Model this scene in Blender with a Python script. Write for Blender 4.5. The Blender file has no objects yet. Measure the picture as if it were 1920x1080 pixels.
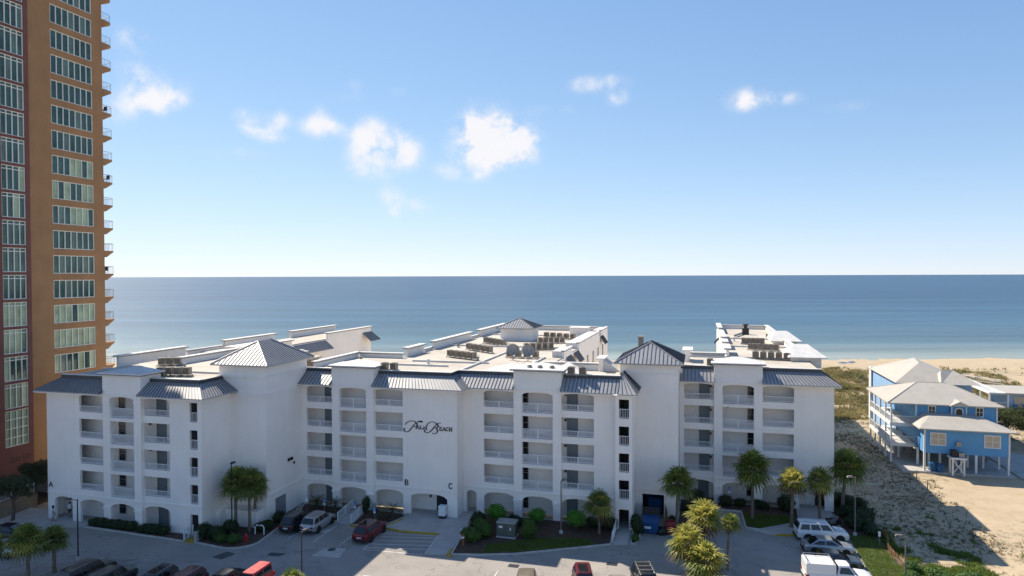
import bpy, bmesh, math, random
import numpy as np
from mathutils import Vector, Matrix, Euler, noise as mnoise
C = bpy.context.scene.collection
random.seed(7); rng = np.random.default_rng(11)
S = bpy.context.scene
# ------------------------------------------------------------------ camera
cam_d = bpy.data.cameras.new('camera'); cam = bpy.data.objects.new('camera', cam_d); C.objects.link(cam)
cam_d.sensor_width = 36.0; cam_d.lens = 24.0; cam_d.clip_start = 1.0; cam_d.clip_end = 90000.0
TH, PI_, RO = math.radians(15.4), math.radians(-1.03), math.radians(0.18)
f0 = Vector((-math.sin(TH), math.cos(TH), 0)); r0 = Vector((math.cos(TH), math.sin(TH), 0)); up = Vector((0, 0, 1))
fw = f0*math.cos(PI_)+up*math.sin(PI_); uu = up*math.cos(PI_)-f0*math.sin(PI_)
rt = r0*math.cos(RO)-uu*math.sin(RO); u2 = uu*math.cos(RO)+r0*math.sin(RO)
M = Matrix((rt, u2, -fw)).transposed().to_4x4(); M.translation = (0, 0, 27.0)
cam.matrix_world = M; S.camera = cam
# ------------------------------------------------------------------ light
SUN_DIR = Vector((-0.855, 0.60, 1.0)).normalized()      # towards the sun
SUN_EL = math.asin(SUN_DIR.z); SUN_AZ = math.atan2(SUN_DIR.x, SUN_DIR.y)
sd = bpy.data.lights.new('sun', 'SUN'); sd.energy = 2.25; sd.angle = math.radians(0.55); sd.color = (1.0, 0.90, 0.76)
so = bpy.data.objects.new('sun', sd); C.objects.link(so)
so.rotation_euler = SUN_DIR.to_track_quat('Z', 'Y').to_euler(); so.location = (0, 0, 120)
W = bpy.data.worlds.new('World'); S.world = W; W.use_nodes = True
nt = W.node_tree; N = nt.nodes; L = nt.links; N.clear()
def nd(t, **k):
    n = N.new(t)
    for a, b in k.items(): setattr(n, a, b)
    return n
def mth(op, a, b=None, c=None, clamp=False):
    n = N.new('ShaderNodeMath'); n.operation = op; n.use_clamp = clamp
    for i, v in enumerate((a, b, c)):
        if v is None: continue
        if isinstance(v, (int, float)): n.inputs[i].default_value = v
        else: L.new(v, n.inputs[i])
    return n.outputs[0]
sky = nd('ShaderNodeTexSky', sky_type='NISHITA'); sky.sun_disc = False
sky.sun_elevation = SUN_EL; sky.sun_rotation = SUN_AZ; sky.altitude = 20; sky.air_density = 0.7; sky.dust_density = 0.0; sky.ozone_density = 3.0
tc = nd('ShaderNodeTexCoord'); sp = nd('ShaderNodeSeparateXYZ'); L.new(tc.outputs['Generated'], sp.inputs[0])
deg = 180/math.pi
az = mth('MULTIPLY', mth('ARCTAN2', sp.outputs[0], sp.outputs[1]), deg)
el = mth('MULTIPLY', mth('ARCSINE', sp.outputs[2]), deg)
# clouds: (azimuth, elevation, half width, half height, weight) in degrees round the whole sky
CL = [(-18.48,11.73,1.27,1.37,1.15),(-16.7,11.22,2.24,1.62,1.38),(-15.14,10.67,1.27,1.02,1.15),(-16.25,12.8,1.12,0.56,0.48),(-17.82,9.59,1.48,0.67,0.56),(-20.93,8.7,0.88,0.56,0.43),(-18.94,8.28,1.12,0.45,0.38),(-27.23,11.32,0.97,1.13,0.75),(-25.73,10.53,1.86,1.21,0.75),(-27.24,9.0,1.41,1.08,0.62),(-24.0,9.94,0.82,1.08,0.5),(-36.23,12.16,0.96,0.64,0.74),(-35.45,11.3,1.12,0.48,0.64),(-33.97,12.32,0.56,0.72,0.55),(-34.47,10.68,0.8,0.32,0.5),(-31.01,12.18,0.77,1.04,0.51),(-29.97,11.91,0.96,0.56,0.47),(-32.04,11.8,0.8,0.56,0.43),(-25.32,6.47,0.88,0.72,0.72),(-25.11,5.39,0.48,0.56,0.51),(-22.71,5.85,1.0,0.48,0.72),(-44.07,14.49,0.88,0.8,0.59),(-42.87,13.53,1.58,1.04,0.63),(-43.4,12.73,1.2,0.72,0.59),(-41.81,13.09,0.88,0.48,0.57),(-44.55,17.11,1.0,0.72,0.5),(-43.7,16.35,1.58,0.56,0.36),(-45.12,11.8,1.0,0.96,0.43),(-27.84,15.19,0.82,0.43,0.39),(-24.84,14.92,0.75,0.43,0.22),(-35.86,9.46,1.12,0.4,0.24),(-8.26,15.49,1.81,0.56,0.69),(-6.51,14.28,0.77,0.48,0.77),(3.33,13.96,1.12,0.56,0.49),(4.72,13.37,1.79,0.56,0.49),(3.13,13.3,0.8,0.48,0.41),(6.08,13.44,1.0,0.36,0.44),(16.1,2.84,2.39,0.8,0.14),(-38.5,9.6,1.6,0.5,0.3),(-29,14.2,1.5,0.4,0.25),(-12,13.6,1.8,0.4,0.22),(10.5,12.4,1.6,0.4,0.2)]
for k in range(10):                                     # the same scattered fair-weather clouds go on behind the viewer
    a0 = -75-k*22+rng.uniform(-6, 6); e0 = rng.uniform(8, 17); a0 = a0 if a0 > -180 else a0+360
    for q in range(3): CL.append((round(a0+rng.uniform(-2, 2), 2), round(e0+rng.uniform(-.8, .8), 2), round(rng.uniform(1, 2.4), 2), round(rng.uniform(.6, 1.3), 2), .7))
acc = None
for a, e, rx, ry, s in CL:
    dx = mth('MULTIPLY', mth('SUBTRACT', az, a), 1/rx); dy = mth('MULTIPLY', mth('SUBTRACT', el, e), 1/ry)
    d2 = mth('ADD', mth('MULTIPLY', dx, dx), mth('MULTIPLY', dy, dy))
    g = mth('MULTIPLY', mth('EXPONENT', mth('MULTIPLY', d2, -0.62)), s)
    acc = g if acc is None else mth('ADD', acc, g)
nz = nd('ShaderNodeTexNoise'); nz.inputs['Scale'].default_value = 26; nz.inputs['Detail'].default_value = 9; nz.inputs['Roughness'].default_value = .6; nz.inputs['Distortion'].default_value = .25
L.new(tc.outputs['Generated'], nz.inputs['Vector'])
nn = mth('SUBTRACT', nz.outputs[0], .5)
nz2 = nd('ShaderNodeTexNoise'); nz2.inputs['Scale'].default_value = 11; nz2.inputs['Detail'].default_value = 4; L.new(tc.outputs['Generated'], nz2.inputs['Vector'])
n2_ = mth('SUBTRACT', nz2.outputs[0], .5)
den = mth('MULTIPLY', acc, mth('ADD', 1.0, mth('ADD', mth('MULTIPLY', nn, 4.4), mth('MULTIPLY', n2_, 2.0))))
mr = nd('ShaderNodeMapRange', interpolation_type='SMOOTHSTEP'); L.new(den, mr.inputs[0]); mr.inputs[1].default_value = .05; mr.inputs[2].default_value = 1.35
mr.inputs[3].default_value = 0; mr.inputs[4].default_value = .95
bg = nd('ShaderNodeBackground'); wo = nd('ShaderNodeOutputWorld')
mx = nd('ShaderNodeMix', data_type='RGBA')
# the bright, slightly hazy day evens out the sky: radiance s becomes t s/(1+k s) in each colour, the same all round
vs = nd('ShaderNodeVectorMath', operation='MULTIPLY_ADD'); L.new(sky.outputs[0], vs.inputs[0]); vs.inputs[1].default_value = (.17, .205, .25); vs.inputs[2].default_value = (1, 1, 1)
vd = nd('ShaderNodeVectorMath', operation='DIVIDE'); L.new(sky.outputs[0], vd.inputs[0]); L.new(vs.outputs[0], vd.inputs[1])
vt = nd('ShaderNodeVectorMath', operation='MULTIPLY'); L.new(vd.outputs[0], vt.inputs[0]); vt.inputs[1].default_value = (.515, .605, .775)
L.new(mr.outputs[0], mx.inputs[0]); L.new(vt.outputs[0], mx.inputs[6]); mx.inputs[7].default_value = (1.92, 1.9, 1.96, 1)
L.new(mx.outputs[2], bg.inputs[0]); bg.inputs[1].default_value = 0.15; L.new(bg.outputs[0], wo.inputs[0])
S.view_settings.view_transform = 'Standard'; S.view_settings.look = 'None'; S.view_settings.gamma = 1.0
S.view_settings.use_curve_mapping = False; S.view_settings.exposure = 1.74
S.cycles.max_bounces = 6; S.cycles.diffuse_bounces = 3; S.cycles.glossy_bounces = 3; S.cycles.transmission_bounces = 4
G = -0.35                                                # level of the car park
# ------------------------------------------------------------------ materials
MATS = {}
def mat(name, col, rough=.8, metal=0., var=.12, scale=.6, col2=None, bump=0., bscale=8., stretch=None, transl=0., spec=.4, detail=5, thr=None, streak=0.):
    m = bpy.data.materials.new(name); m.use_nodes = True; t = m.node_tree; n = t.nodes; l = t.links
    b = n['Principled BSDF']; b.inputs['Roughness'].default_value = rough; b.inputs['Metallic'].default_value = metal
    b.inputs['Specular IOR Level'].default_value = spec
    g = n.new('ShaderNodeNewGeometry'); mp = n.new('ShaderNodeMapping'); l.new(g.outputs['Position'], mp.inputs[0])
    if stretch: mp.inputs['Scale'].default_value = stretch
    tx = n.new('ShaderNodeTexNoise'); tx.inputs['Scale'].default_value = scale; tx.inputs['Detail'].default_value = detail; tx.inputs['Roughness'].default_value = .62
    l.new(mp.outputs[0], tx.inputs['Vector'])
    r = n.new('ShaderNodeMapRange'); r.inputs[1].default_value = (thr or (.3, .7))[0]; r.inputs[2].default_value = (thr or (.3, .7))[1]; l.new(tx.outputs[0], r.inputs[0])
    mxx = n.new('ShaderNodeMix'); mxx.data_type = 'RGBA'; l.new(r.outputs[0], mxx.inputs[0])
    c2 = col2 or tuple(max(0, c*(1-var*2)) for c in col)
    c1 = col if col2 else tuple(min(1, c*(1+var*.6)) for c in col)
    mxx.inputs[6].default_value = (*c2, 1); mxx.inputs[7].default_value = (*c1, 1)
    outc = mxx.outputs[2]
    if streak:
        mp2 = n.new('ShaderNodeMapping'); mp2.inputs['Scale'].default_value = (2.2, 2.2, .12); l.new(g.outputs['Position'], mp2.inputs[0])
        t2 = n.new('ShaderNodeTexNoise'); t2.inputs['Scale'].default_value = 1.3; t2.inputs['Detail'].default_value = 6; l.new(mp2.outputs[0], t2.inputs['Vector'])
        r2 = n.new('ShaderNodeMapRange'); r2.inputs[1].default_value = .5; r2.inputs[2].default_value = .8; r2.inputs[3].default_value = 0; r2.inputs[4].default_value = streak; l.new(t2.outputs[0], r2.inputs[0])
        m3 = n.new('ShaderNodeMix'); m3.data_type = 'RGBA'; l.new(r2.outputs[0], m3.inputs[0]); l.new(outc, m3.inputs[6]); m3.inputs[7].default_value = (col[0]*.45, col[1]*.46, col[2]*.45, 1)
        outc = m3.outputs[2]
    l.new(outc, b.inputs['Base Color'])
    if bump:
        t3 = n.new('ShaderNodeTexNoise'); t3.inputs['Scale'].default_value = bscale; t3.inputs['Detail'].default_value = 4; l.new(g.outputs['Position'], t3.inputs['Vector'])
        bp = n.new('ShaderNodeBump'); bp.inputs['Strength'].default_value = bump; bp.inputs['Distance'].default_value = .05; l.new(t3.outputs[0], bp.inputs['Height']); l.new(bp.outputs[0], b.inputs['Normal'])
    if transl:
        tr = n.new('ShaderNodeBsdfTranslucent'); l.new(outc, tr.inputs[0]); ms = n.new('ShaderNodeMixShader'); ms.inputs[0].default_value = transl
        l.new(b.outputs[0], ms.inputs[1]); l.new(tr.outputs[0], ms.inputs[2]); l.new(ms.outputs[0], n['Material Output'].inputs[0])
    MATS[name] = m; return m
STUCCO = mat('white_stucco', (.905, .855, .79), .85, var=.04, scale=.25, bump=.15, bscale=6, streak=.10)
STUC_IN = mat('corridor_stucco', (.84, .79, .73), .85, var=.04, scale=.4)
CONC = mat('concrete_slab', (.50, .50, .49), .9, var=.1, scale=1.2)
CAPW = mat('parapet_coping', (.70, .68, .64), .7, var=.08, scale=1.5)
CAPD = mat('dark_metal_trim', (.06, .07, .085), .45, metal=.3, var=.1)
MEMB = mat('roof_membrane', (.56, .51, .435), .9, scale=.22, col2=(.42, .375, .31), thr=(.3, .62), bump=.1)
METAL = mat('standing_seam_metal', (.36, .36, .362), .45, metal=.15, var=.08, scale=.7)
SEAM = mat('seam_metal', (.07, .08, .10), .45, metal=.5, var=.05)
RAIL = mat('white_railing_paint', (.78, .79, .80), .5, var=.03)
DOORG = mat('grey_door_paint', (.17, .20, .22), .5, var=.06)
GLASSD = mat('dark_window_glass', (.012, .018, .022), .08, var=.2, spec=.6)
TEAL = mat('tower_window_glass', (.065, .125, .108), .07, metal=.4, var=.25, scale=.35, spec=.5); TEAL3 = mat('tower_painted_reflection', (.36, .46, .29), .15, var=.2, scale=.6, spec=.5); TEAL2 = mat('tower_window_blind', (.11, .18, .15), .12, var=.2, scale=.5, spec=.6)  # TEAL3: pale green paints the sunlit building's reflection into lower panes
ORANGE = mat('orange_stucco', (.35, .195, .095), .9, var=.09, scale=.35, bump=.1, streak=.18)
REDB = mat('red_stucco', (.175, .075, .062), .9, var=.1, scale=.4, bump=.1)
FRAMEW = mat('pale_window_frame', (.74, .75, .68), .5, var=.04)
BLACK = mat('black_paint', (.012, .012, .014), .35, var=.1)
DARKIN = mat('passage_shade', (.035, .035, .04), .9, var=.1)
SIGNK = mat('black_sign_metal', (.02, .028, .035), .4, var=.1)
GREYM = mat('grey_galvanised', (.30, .30, .29), .45, metal=.6, var=.15, scale=3)
ACB = mat('air_conditioner_beige', (.34, .29, .23), .7, var=.2, scale=2)
ACG = mat('air_conditioner_grille', (.06, .052, .045), .6, var=.2, scale=4)
# ------------------------------------------------------------------ mesh helpers
class MB:
    def __init__(s): s.v = []; s.f = []; s.m = []; s.cur = 0
    def face(s, *p):
        i = len(s.v); s.v += [tuple(q) for q in p]; s.f.append(tuple(range(i, i+len(p)))); s.m.append(s.cur)
    def box(s, x0, x1, y0, y1, z0, z1):
        i = len(s.v); s.v += [(x, y, z) for z in (z0, z1) for x, y in ((x0, y0), (x1, y0), (x1, y1), (x0, y1))]
        for q in ((3, 2, 1, 0), (4, 5, 6, 7), (0, 1, 5, 4), (1, 2, 6, 5), (2, 3, 7, 6), (3, 0, 4, 7)): s.f.append(tuple(i+k for k in q)); s.m.append(s.cur)
    def prism(s, poly, z0, z1, bottom=True):
        n = len(poly); i = len(s.v); s.v += [(p[0], p[1], z0) for p in poly]+[(p[0], p[1], z1) for p in poly]
        s.f.append(tuple(i+n+k for k in range(n))); s.m.append(s.cur)
        if bottom: s.f.append(tuple(i+n-1-k for k in range(n))); s.m.append(s.cur)
        for k in range(n): k2 = (k+1) % n; s.f.append((i+k, i+k2, i+n+k2, i+n+k)); s.m.append(s.cur)
    def prism_y(s, poly, y0, y1):           # polygon in x,z pulled along y
        n = len(poly); i = len(s.v); s.v += [(p[0], y0, p[1]) for p in poly]+[(p[0], y1, p[1]) for p in poly]
        s.f.append(tuple(i+k for k in range(n))); s.m.append(s.cur); s.f.append(tuple(i+2*n-1-k for k in range(n))); s.m.append(s.cur)
        for k in range(n): k2 = (k+1) % n; s.f.append((i+k, i+n+k, i+n+k2, i+k2)); s.m.append(s.cur)
    def tube(s, pts, r, n=6, cap=True):
        pts = [Vector(p) for p in pts]; rs = r if isinstance(r, (list, tuple)) else [r]*len(pts); rings = []
        for k, p in enumerate(pts):
            d = (pts[min(k+1, len(pts)-1)]-pts[max(k-1, 0)]).normalized(); a = Vector((1, 0, 0)) if abs(d.x) < .8 else Vector((0, 1, 0))
            e1 = d.cross(a).normalized(); e2 = d.cross(e1); i = len(s.v); rings.append(i)
            s.v += [tuple(p+(e1*math.cos(q*2*math.pi/n)+e2*math.sin(q*2*math.pi/n))*rs[k]) for q in range(n)]
        for a, b in zip(rings, rings[1:]):
            for q in range(n): q2 = (q+1) % n; s.f.append((a+q, a+q2, b+q2, b+q)); s.m.append(s.cur)
        if cap:
            s.f.append(tuple(rings[0]+n-1-q for q in range(n))); s.m.append(s.cur); s.f.append(tuple(rings[-1]+q for q in range(n))); s.m.append(s.cur)
    def lathe(s, prof, n=12, c=(0, 0)):      # profile of (radius, z)
        rings = []
        for r, z in prof: rings.append(len(s.v)); s.v += [(c[0]+r*math.cos(q*2*math.pi/n), c[1]+r*math.sin(q*2*math.pi/n), z) for q in range(n)]
        for a, b in zip(rings, rings[1:]):
            for q in range(n): q2 = (q+1) % n; s.f.append((a+q, a+q2, b+q2, b+q)); s.m.append(s.cur)
        s.f.append(tuple(rings[0]+n-1-q for q in range(n))); s.m.append(s.cur); s.f.append(tuple(rings[-1]+q for q in range(n))); s.m.append(s.cur)
    def loft(s, rings, closed=True, caps=True):
        ids = []
        for r in rings: ids.append(len(s.v)); s.v += [tuple(p) for p in r]
        n = len(rings[0])
        for a, b in zip(ids, ids[1:]):
            for q in range(n if closed else n-1): q2 = (q+1) % n; s.f.append((a+q, a+q2, b+q2, b+q)); s.m.append(s.cur)
        if caps: s.f.append(tuple(ids[0]+n-1-q for q in range(n))); s.m.append(s.cur); s.f.append(tuple(ids[-1]+q for q in range(n))); s.m.append(s.cur)
    def add(s, verts, faces):
        i = len(s.v); s.v += [tuple(p) for p in verts]; s.f += [tuple(i+k for k in q) for q in faces]; s.m += [s.cur]*len(faces)
    def mesh(s, name, mats, org=(0, 0, 0), smooth=False):
        me = bpy.data.meshes.new(name); v = s.v
        if tuple(org) != (0, 0, 0): v = [(p[0]-org[0], p[1]-org[1], p[2]-org[2]) for p in v]
        me.from_pydata(v, [], s.f)
        for m in (mats if isinstance(mats, (list, tuple)) else [mats]): me.materials.append(m)
        if isinstance(mats, (list, tuple)) and len(mats) > 1: me.polygons.foreach_set('material_index', s.m)
        if smooth: me.polygons.foreach_set('use_smooth', [True]*len(me.polygons)); bm = bmesh.new(); bm.from_mesh(me); bmesh.ops.remove_doubles(bm, verts=bm.verts, dist=1e-4); bmesh.ops.recalc_face_normals(bm, faces=bm.faces); bm.to_mesh(me); bm.free(); me.set_sharp_from_angle(angle=math.radians(38))
        me.update(); return me
def link(name, me, parent=None, loc=(0, 0, 0), rot=0.):
    o = bpy.data.objects.new(name, me); C.objects.link(o); o.location = loc
    if rot: o.rotation_euler = (0, 0, rot)
    if parent: o.parent = parent
    return o
def world_org(o):
    p = Vector((0, 0, 0))
    while o is not None: p += Vector(o.location); o = o.parent
    return tuple(p)
def part(name, mb, mats, parent, smooth=False, local=False, label=None):
    o = link(name, mb.mesh(name, mats, (0, 0, 0) if local else world_org(parent), smooth), parent)
    if label: o['label'] = label
    return o
def tag(o, label=None, cat=None, group=None, kind=None):
    if label: o['label'] = label
    if cat: o['category'] = cat
    if group: o['group'] = group
    if kind: o['kind'] = kind
    return o
def thing(name, label, cat, loc=(0, 0, 0), rot=0., group=None):
    return tag(link(name, None, None, loc, rot), label, cat, group)
def solo(name, mb, mats, label, cat, loc=(0, 0, 0), group=None, smooth=False):   # a thing that is one mesh, verts in world
    return tag(link(name, mb.mesh(name, mats, loc, smooth), None, loc), label, cat, group)
def struct(name, mb, mats, smooth=False): return tag(link(name, mb.mesh(name, mats, smooth=smooth)), kind='structure')
def copy_tree(o, parent=None):
    c = o.copy(); C.objects.link(c); c.parent = parent
    for ch in list(o.children): copy_tree(ch, c)
    return c
def ordn(k): return ['first', 'second', 'third', 'fourth', 'fifth', 'sixth', 'seventh', 'eighth', 'ninth', 'tenth'][k]
# ------------------------------------------------------------------ the condominium: shared pieces
ORG = (-28.0, 78.0, G)
condo = thing('condominium_building', 'long white five-storey condominium with arched galleries and grey metal roofs', 'building', ORG)
FL = [G, 2.95, 5.85, 8.75, 11.65]                        # storey floor levels
def PM(name, boxes, m):
    for q in boxes: mb = MB(); mb.box(*q); P(name, mb, m)
def P(name, mb, m, smooth=False, label=None): return part(name, mb, m, condo, smooth, label=label)
def wall(mb, x0, x1, z0, z1, ops, y, t, ends=True):
    # front wall standing on the plane y with openings (xa, xb, za, zb, rise of the arch)
    xs = {x0, x1}
    for a, b, za, zb, r in ops:
        xs |= {a, b}
        if r: xs |= {a+(b-a)*k/10 for k in range(11)}
    xs = sorted(xs)
    def top(o, x):
        a, b, za, zb, r = o
        if not r: return zb
        u = (x-(a+b)/2)/((b-a)/2); return zb-r+r*math.sqrt(max(0, 1-u*u*.96)) if abs(u) <= 1 else zb-r
    for xa, xb in zip(xs, xs[1:]):
        if xb-xa < 1e-6: continue
        c = sorted([o for o in ops if o[0] <= xa+1e-6 and o[1] >= xb-1e-6], key=lambda o: o[2])
        za, zb = z0, z0
        for o in c+[None]:
            na, nb = (o[2], o[2]) if o else (z1, z1)
            if max(na-za, nb-zb) > 1e-4:
                mb.face((xa, y, za), (xb, y, zb), (xb, y, nb), (xa, y, na)); mb.face((xb, y+t, zb), (xa, y+t, za), (xa, y+t, na), (xb, y+t, nb))
            if o:
                za, zb = top(o, xa), top(o, xb)
                mb.face((xa, y, za), (xa, y+t, za), (xb, y+t, zb), (xb, y, zb))
                if o[2] > z0+1e-4: mb.face((xa, y, o[2]), (xb, y, o[2]), (xb, y+t, o[2]), (xa, y+t, o[2]))
    for o in ops:
        for x in (o[0], o[1]): mb.face((x, y, o[2]), (x, y+t, o[2]), (x, y+t, top(o, x)), (x, y, top(o, x)))
    if ends:
        for x in (x0, x1): mb.face((x, y, z0), (x, y+t, z0), (x, y+t, z1), (x, y, z1))
    mb.face((x0, y, z1), (x1, y, z1), (x1, y+t, z1), (x0, y+t, z1))
RAILC = {}
def railing(w, h, x, y, z, every=.15, name='railing', parent=None, thick=.018):
    key = (round(w, 2), h, every)
    if key not in RAILC:
        mb = MB(); mb.box(0, w, -.03, .03, h-.05, h); mb.box(0, w, -.02, .02, .08, .12)
        n = max(2, int(w/every))
        for k in range(1, n): mb.box(w*k/n-thick, w*k/n+thick, -.012, .012, .12, h-.05)
        for k in range(0, int(w/1.75)+1):
            xx = min(w-.03, max(.03, w*k/max(1, int(w/1.75)))); mb.box(xx-.035, xx+.035, -.035, .035, 0, h-.05)
        RAILC[key] = mb.mesh('railing', RAIL)
    po = world_org(parent or condo)
    return link(name, RAILC[key], parent or condo, (x-po[0], y-po[1], z-po[2]))
def mkdoor():
    mb = MB(); mb.box(-.5, .5, -.06, 0, 0, 2.08); mb.box(-.62, -.5, -.1, 0, 0, 2.2); mb.box(.5, .62, -.1, 0, 0, 2.2); mb.box(-.62, .62, -.1, 0, 2.08, 2.2)
    h = MB(); h.tube([(.38, -.13, 1.0), (.38, -.06, 1.0)], .035, 6); h.box(.30, .42, -.15, -.12, .97, 1.03)
    return mb.mesh('door', DOORG), h.mesh('door_handle', GREYM)
DM, DH = mkdoor()
def door(x, y, z, name='door'):
    o = link(name, DM, condo, (x-ORG[0], y-ORG[1], z-ORG[2])); link('door_handle', DH, o); return o
def mkwin(w, h):
    p = MB(); p.box(-w/2, w/2, -.03, .0, 0, h)
    f = MB(); f.box(-w/2-.07, w/2+.07, -.08, 0, h, h+.08); f.box(-w/2-.07, w/2+.07, -.1, 0, -.08, 0); f.box(-w/2-.07, -w/2, -.08, 0, 0, h); f.box(w/2, w/2+.07, -.08, 0, 0, h); f.box(-w/2, w/2, -.06, -.03, h*.5-.03, h*.5+.03)
    return f.mesh('window', GREYM), p.mesh('pane', GLASSD)
WN = {}
def window(x, y, z, w=1.05, h=1.75):
    if (w, h) not in WN: WN[(w, h)] = mkwin(w, h)
    f, p = WN[(w, h)]; o = link('window', f, condo, (x-ORG[0], y-ORG[1], z-ORG[2])); link('pane', p, o); return o
def lamp(x, y, z):
    mb = MB(); mb.box(x-.09, x+.09, y-.16, y, z, z+.22); mb.box(x-.12, x+.12, y-.2, y, z+.22, z+.26); P('wall_lamp', mb, BLACK)
T = .3; DEP = 1.75                                        # wall thickness, depth of the galleries
def section(y, x0, x1, bays, extra=(), mid=None, base=G, gate=None):
    """bays: (xa, xb, 'side' or 'mid').  The mid bay and its two pilasters stand proud and rise into a parapet block."""
    midb = [b for b in bays if b[2] == 'mid'][0]; pa, pb = midb[0]-.95, midb[1]+.95
    ops_all = []
    for xa, xb, k in bays:
        for i in range(1, 5):
            zb = FL[i]+(0.0 if k == 'mid' else .40); zt = (FL[i+1]-.38) if i < 4 else 13.95
            ops_all.append((xa, xb, zb, zt, .28 if i == 4 else 0))
        ops_all.append((xa, xb, base, 2.3, .55))
    ops_all += list(extra)
    w = MB(); wall(w, x0, pa, base, 14.3, [o for o in ops_all if o[1] <= pa], y, T); P('wall', w, STUCCO)
    w = MB(); wall(w, pb, x1, base, 14.3, [o for o in ops_all if o[0] >= pb], y, T); P('wall', w, STUCCO)
    w = MB(); wall(w, pa, pb, base, 16.35, [o for o in ops_all if o[0] >= pa and o[1] <= pb], y-.28, T+.28)
    w.box(pa, pa+.25, y+T+.003, y+2.6, 14.3, 16.35); w.box(pb-.25, pb, y+T+.003, y+2.6, 14.3, 16.35); P('wall', w, STUCCO)
    c = MB(); c.box(pa-.38, pb+.38, y-.62, y+2.9, 16.352, 16.42); P('coping', c, CAPD)
    c = MB(); c.box(pa-.36, pb+.36, y-.6, y+2.9, 16.422, 16.56); c.add([(pa, y+.2, 16.562), (pb, y+.2, 16.562), (pb, y+2.9, 16.562), (pa, y+2.9, 16.562), ((pa+pb)/2-.6, y+2.2, 17.0), ((pa+pb)/2+.6, y+2.2, 17.0)], [(0, 1, 5, 4), (1, 2, 5), (2, 3, 4, 5), (3, 0, 4)]); P('parapet_cap', c, CAPW)
    tr = []                                              # string course, pilaster capitals, cornice
    for a, b, yy in ((x0, pa-.003, y), (pb+.003, x1, y), (pa-.03, pb+.03, y-.28)): tr.append((a, b, yy-.07, yy-.001, 2.62, 2.78))
    tr.append((pa-.03, pb+.03, y-.36, y-.281, 14.1, 14.32))
    for q in (pa, midb[1]):
        tr.append((q-.06, q+1.01, y-.38, y-.282, 1.55, 1.78)); tr.append((q-.03, q+.98, y-.34, y-.283, 13.3, 13.5))
    for a, b in ((x0, pa-.06), (pb+.06, x1)): tr.append((a, b, y-.12, y-.002, 13.98, 14.18))
    PM("moulding", tr, STUCCO)
    xa0 = min(b[0] for b in bays)-.5; xb0 = max(b[1] for b in bays)+.5
    if gate: xa0, xb0 = min(xa0, gate[0]), max(xb0, gate[1])
    b = MB(); b.box(xa0, xb0, y+DEP, y+DEP+.15, base, 14.25); b.box(xa0-.1, xa0, y+T+.002, y+DEP+.15, base, 14.25); b.box(xb0, xb0+.1, y+T+.002, y+DEP+.15, base, 14.25); P('gallery_wall', b, STUC_IN)
    for i in range(1, 5):
        s = MB(); s.box(xa0, xb0, y+T+.004, y+DEP-.002, FL[i]-.24, FL[i]); s.box(midb[0]-.02, midb[1]+.02, y-.30, y+T+.002, FL[i]-.22, FL[i]-.002); P('floor_slab', s, [STUC_IN])
    s = MB(); s.box(xa0, xb0, y+T+.004, y+DEP-.002, 14.0, 14.2); P('ceiling', s, STUC_IN)
    for xa, xb, k in bays:
        for i in range(1, 5):
            if k == 'mid': railing(xb-xa, 1.06, xa, y-.05, FL[i])
            else: railing(xb-xa, .66, xa, y+.12, FL[i]+.40)
    return pa, pb
def seams(mb, quad, n):
    # raised standing seams across a roof face a-b (eave) to d-c (top), as thin ribs
    a, b, c, d = [Vector(q) for q in quad]; nrm = (b-a).cross(d-a).normalized()
    if nrm.z < 0: nrm = -nrm
    for k in range(n+1):
        t = k/n; p = a.lerp(b, t); q = d.lerp(c, t); e = (b-a).normalized()*.022
        mb.add([p-e, p+e, q+e, q-e, p-e+nrm*.05, p+e+nrm*.05, q+e+nrm*.05, q-e+nrm*.05], [(4, 5, 6, 7), (0, 4, 7, 3), (1, 2, 6, 5), (0, 1, 5, 4)])
def sloped(a, b, c, d, panel=.42, name='metal_roof', thick=.1, rib=True):
    mb = MB(); A, B, Cc, D = [Vector(q) for q in (a, b, c, d)]; dn = Vector((0, 0, -thick))
    mb.loft([[A, B, Cc, D], [A+dn, B+dn, Cc+dn, D+dn]])
    mb.cur = 1
    if rib: seams(mb, (a, b, c, d), max(2, round((B-A).length/panel)))
    return P(name, mb, [METAL, SEAM])
def mansard(y, xa, xb, lo=True, z0=14.3, z1=15.56, hipl=0., hipr=0.):
    """roof skirt on a street front: eave at y-.9, top at y+1.0; hipl/hipr pull the top corner in where the skirt turns"""
    sloped((xa, y-.9, z0), (xb, y-.9, z0), (xb-hipr, y+1.0, z1), (xa+hipl, y+1.0, z1), name='mansard_roof')
    f = MB(); f.box(xa+.05, xb-.05, y-.86, y+.3, z0-.2, z0-.11); P('soffit', f, STUCCO)
    c = MB(); c.box(xa+hipl, xb-hipr, y+1.0, y+1.14, z1-.3, z1+.36); P('roof_fascia', c, CAPD)
    c = MB(); c.box(xa+hipl, xb-hipr, y+.97, y+1.45, z1+.362, z1+.43); P('coping', c, CAPW)
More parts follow.
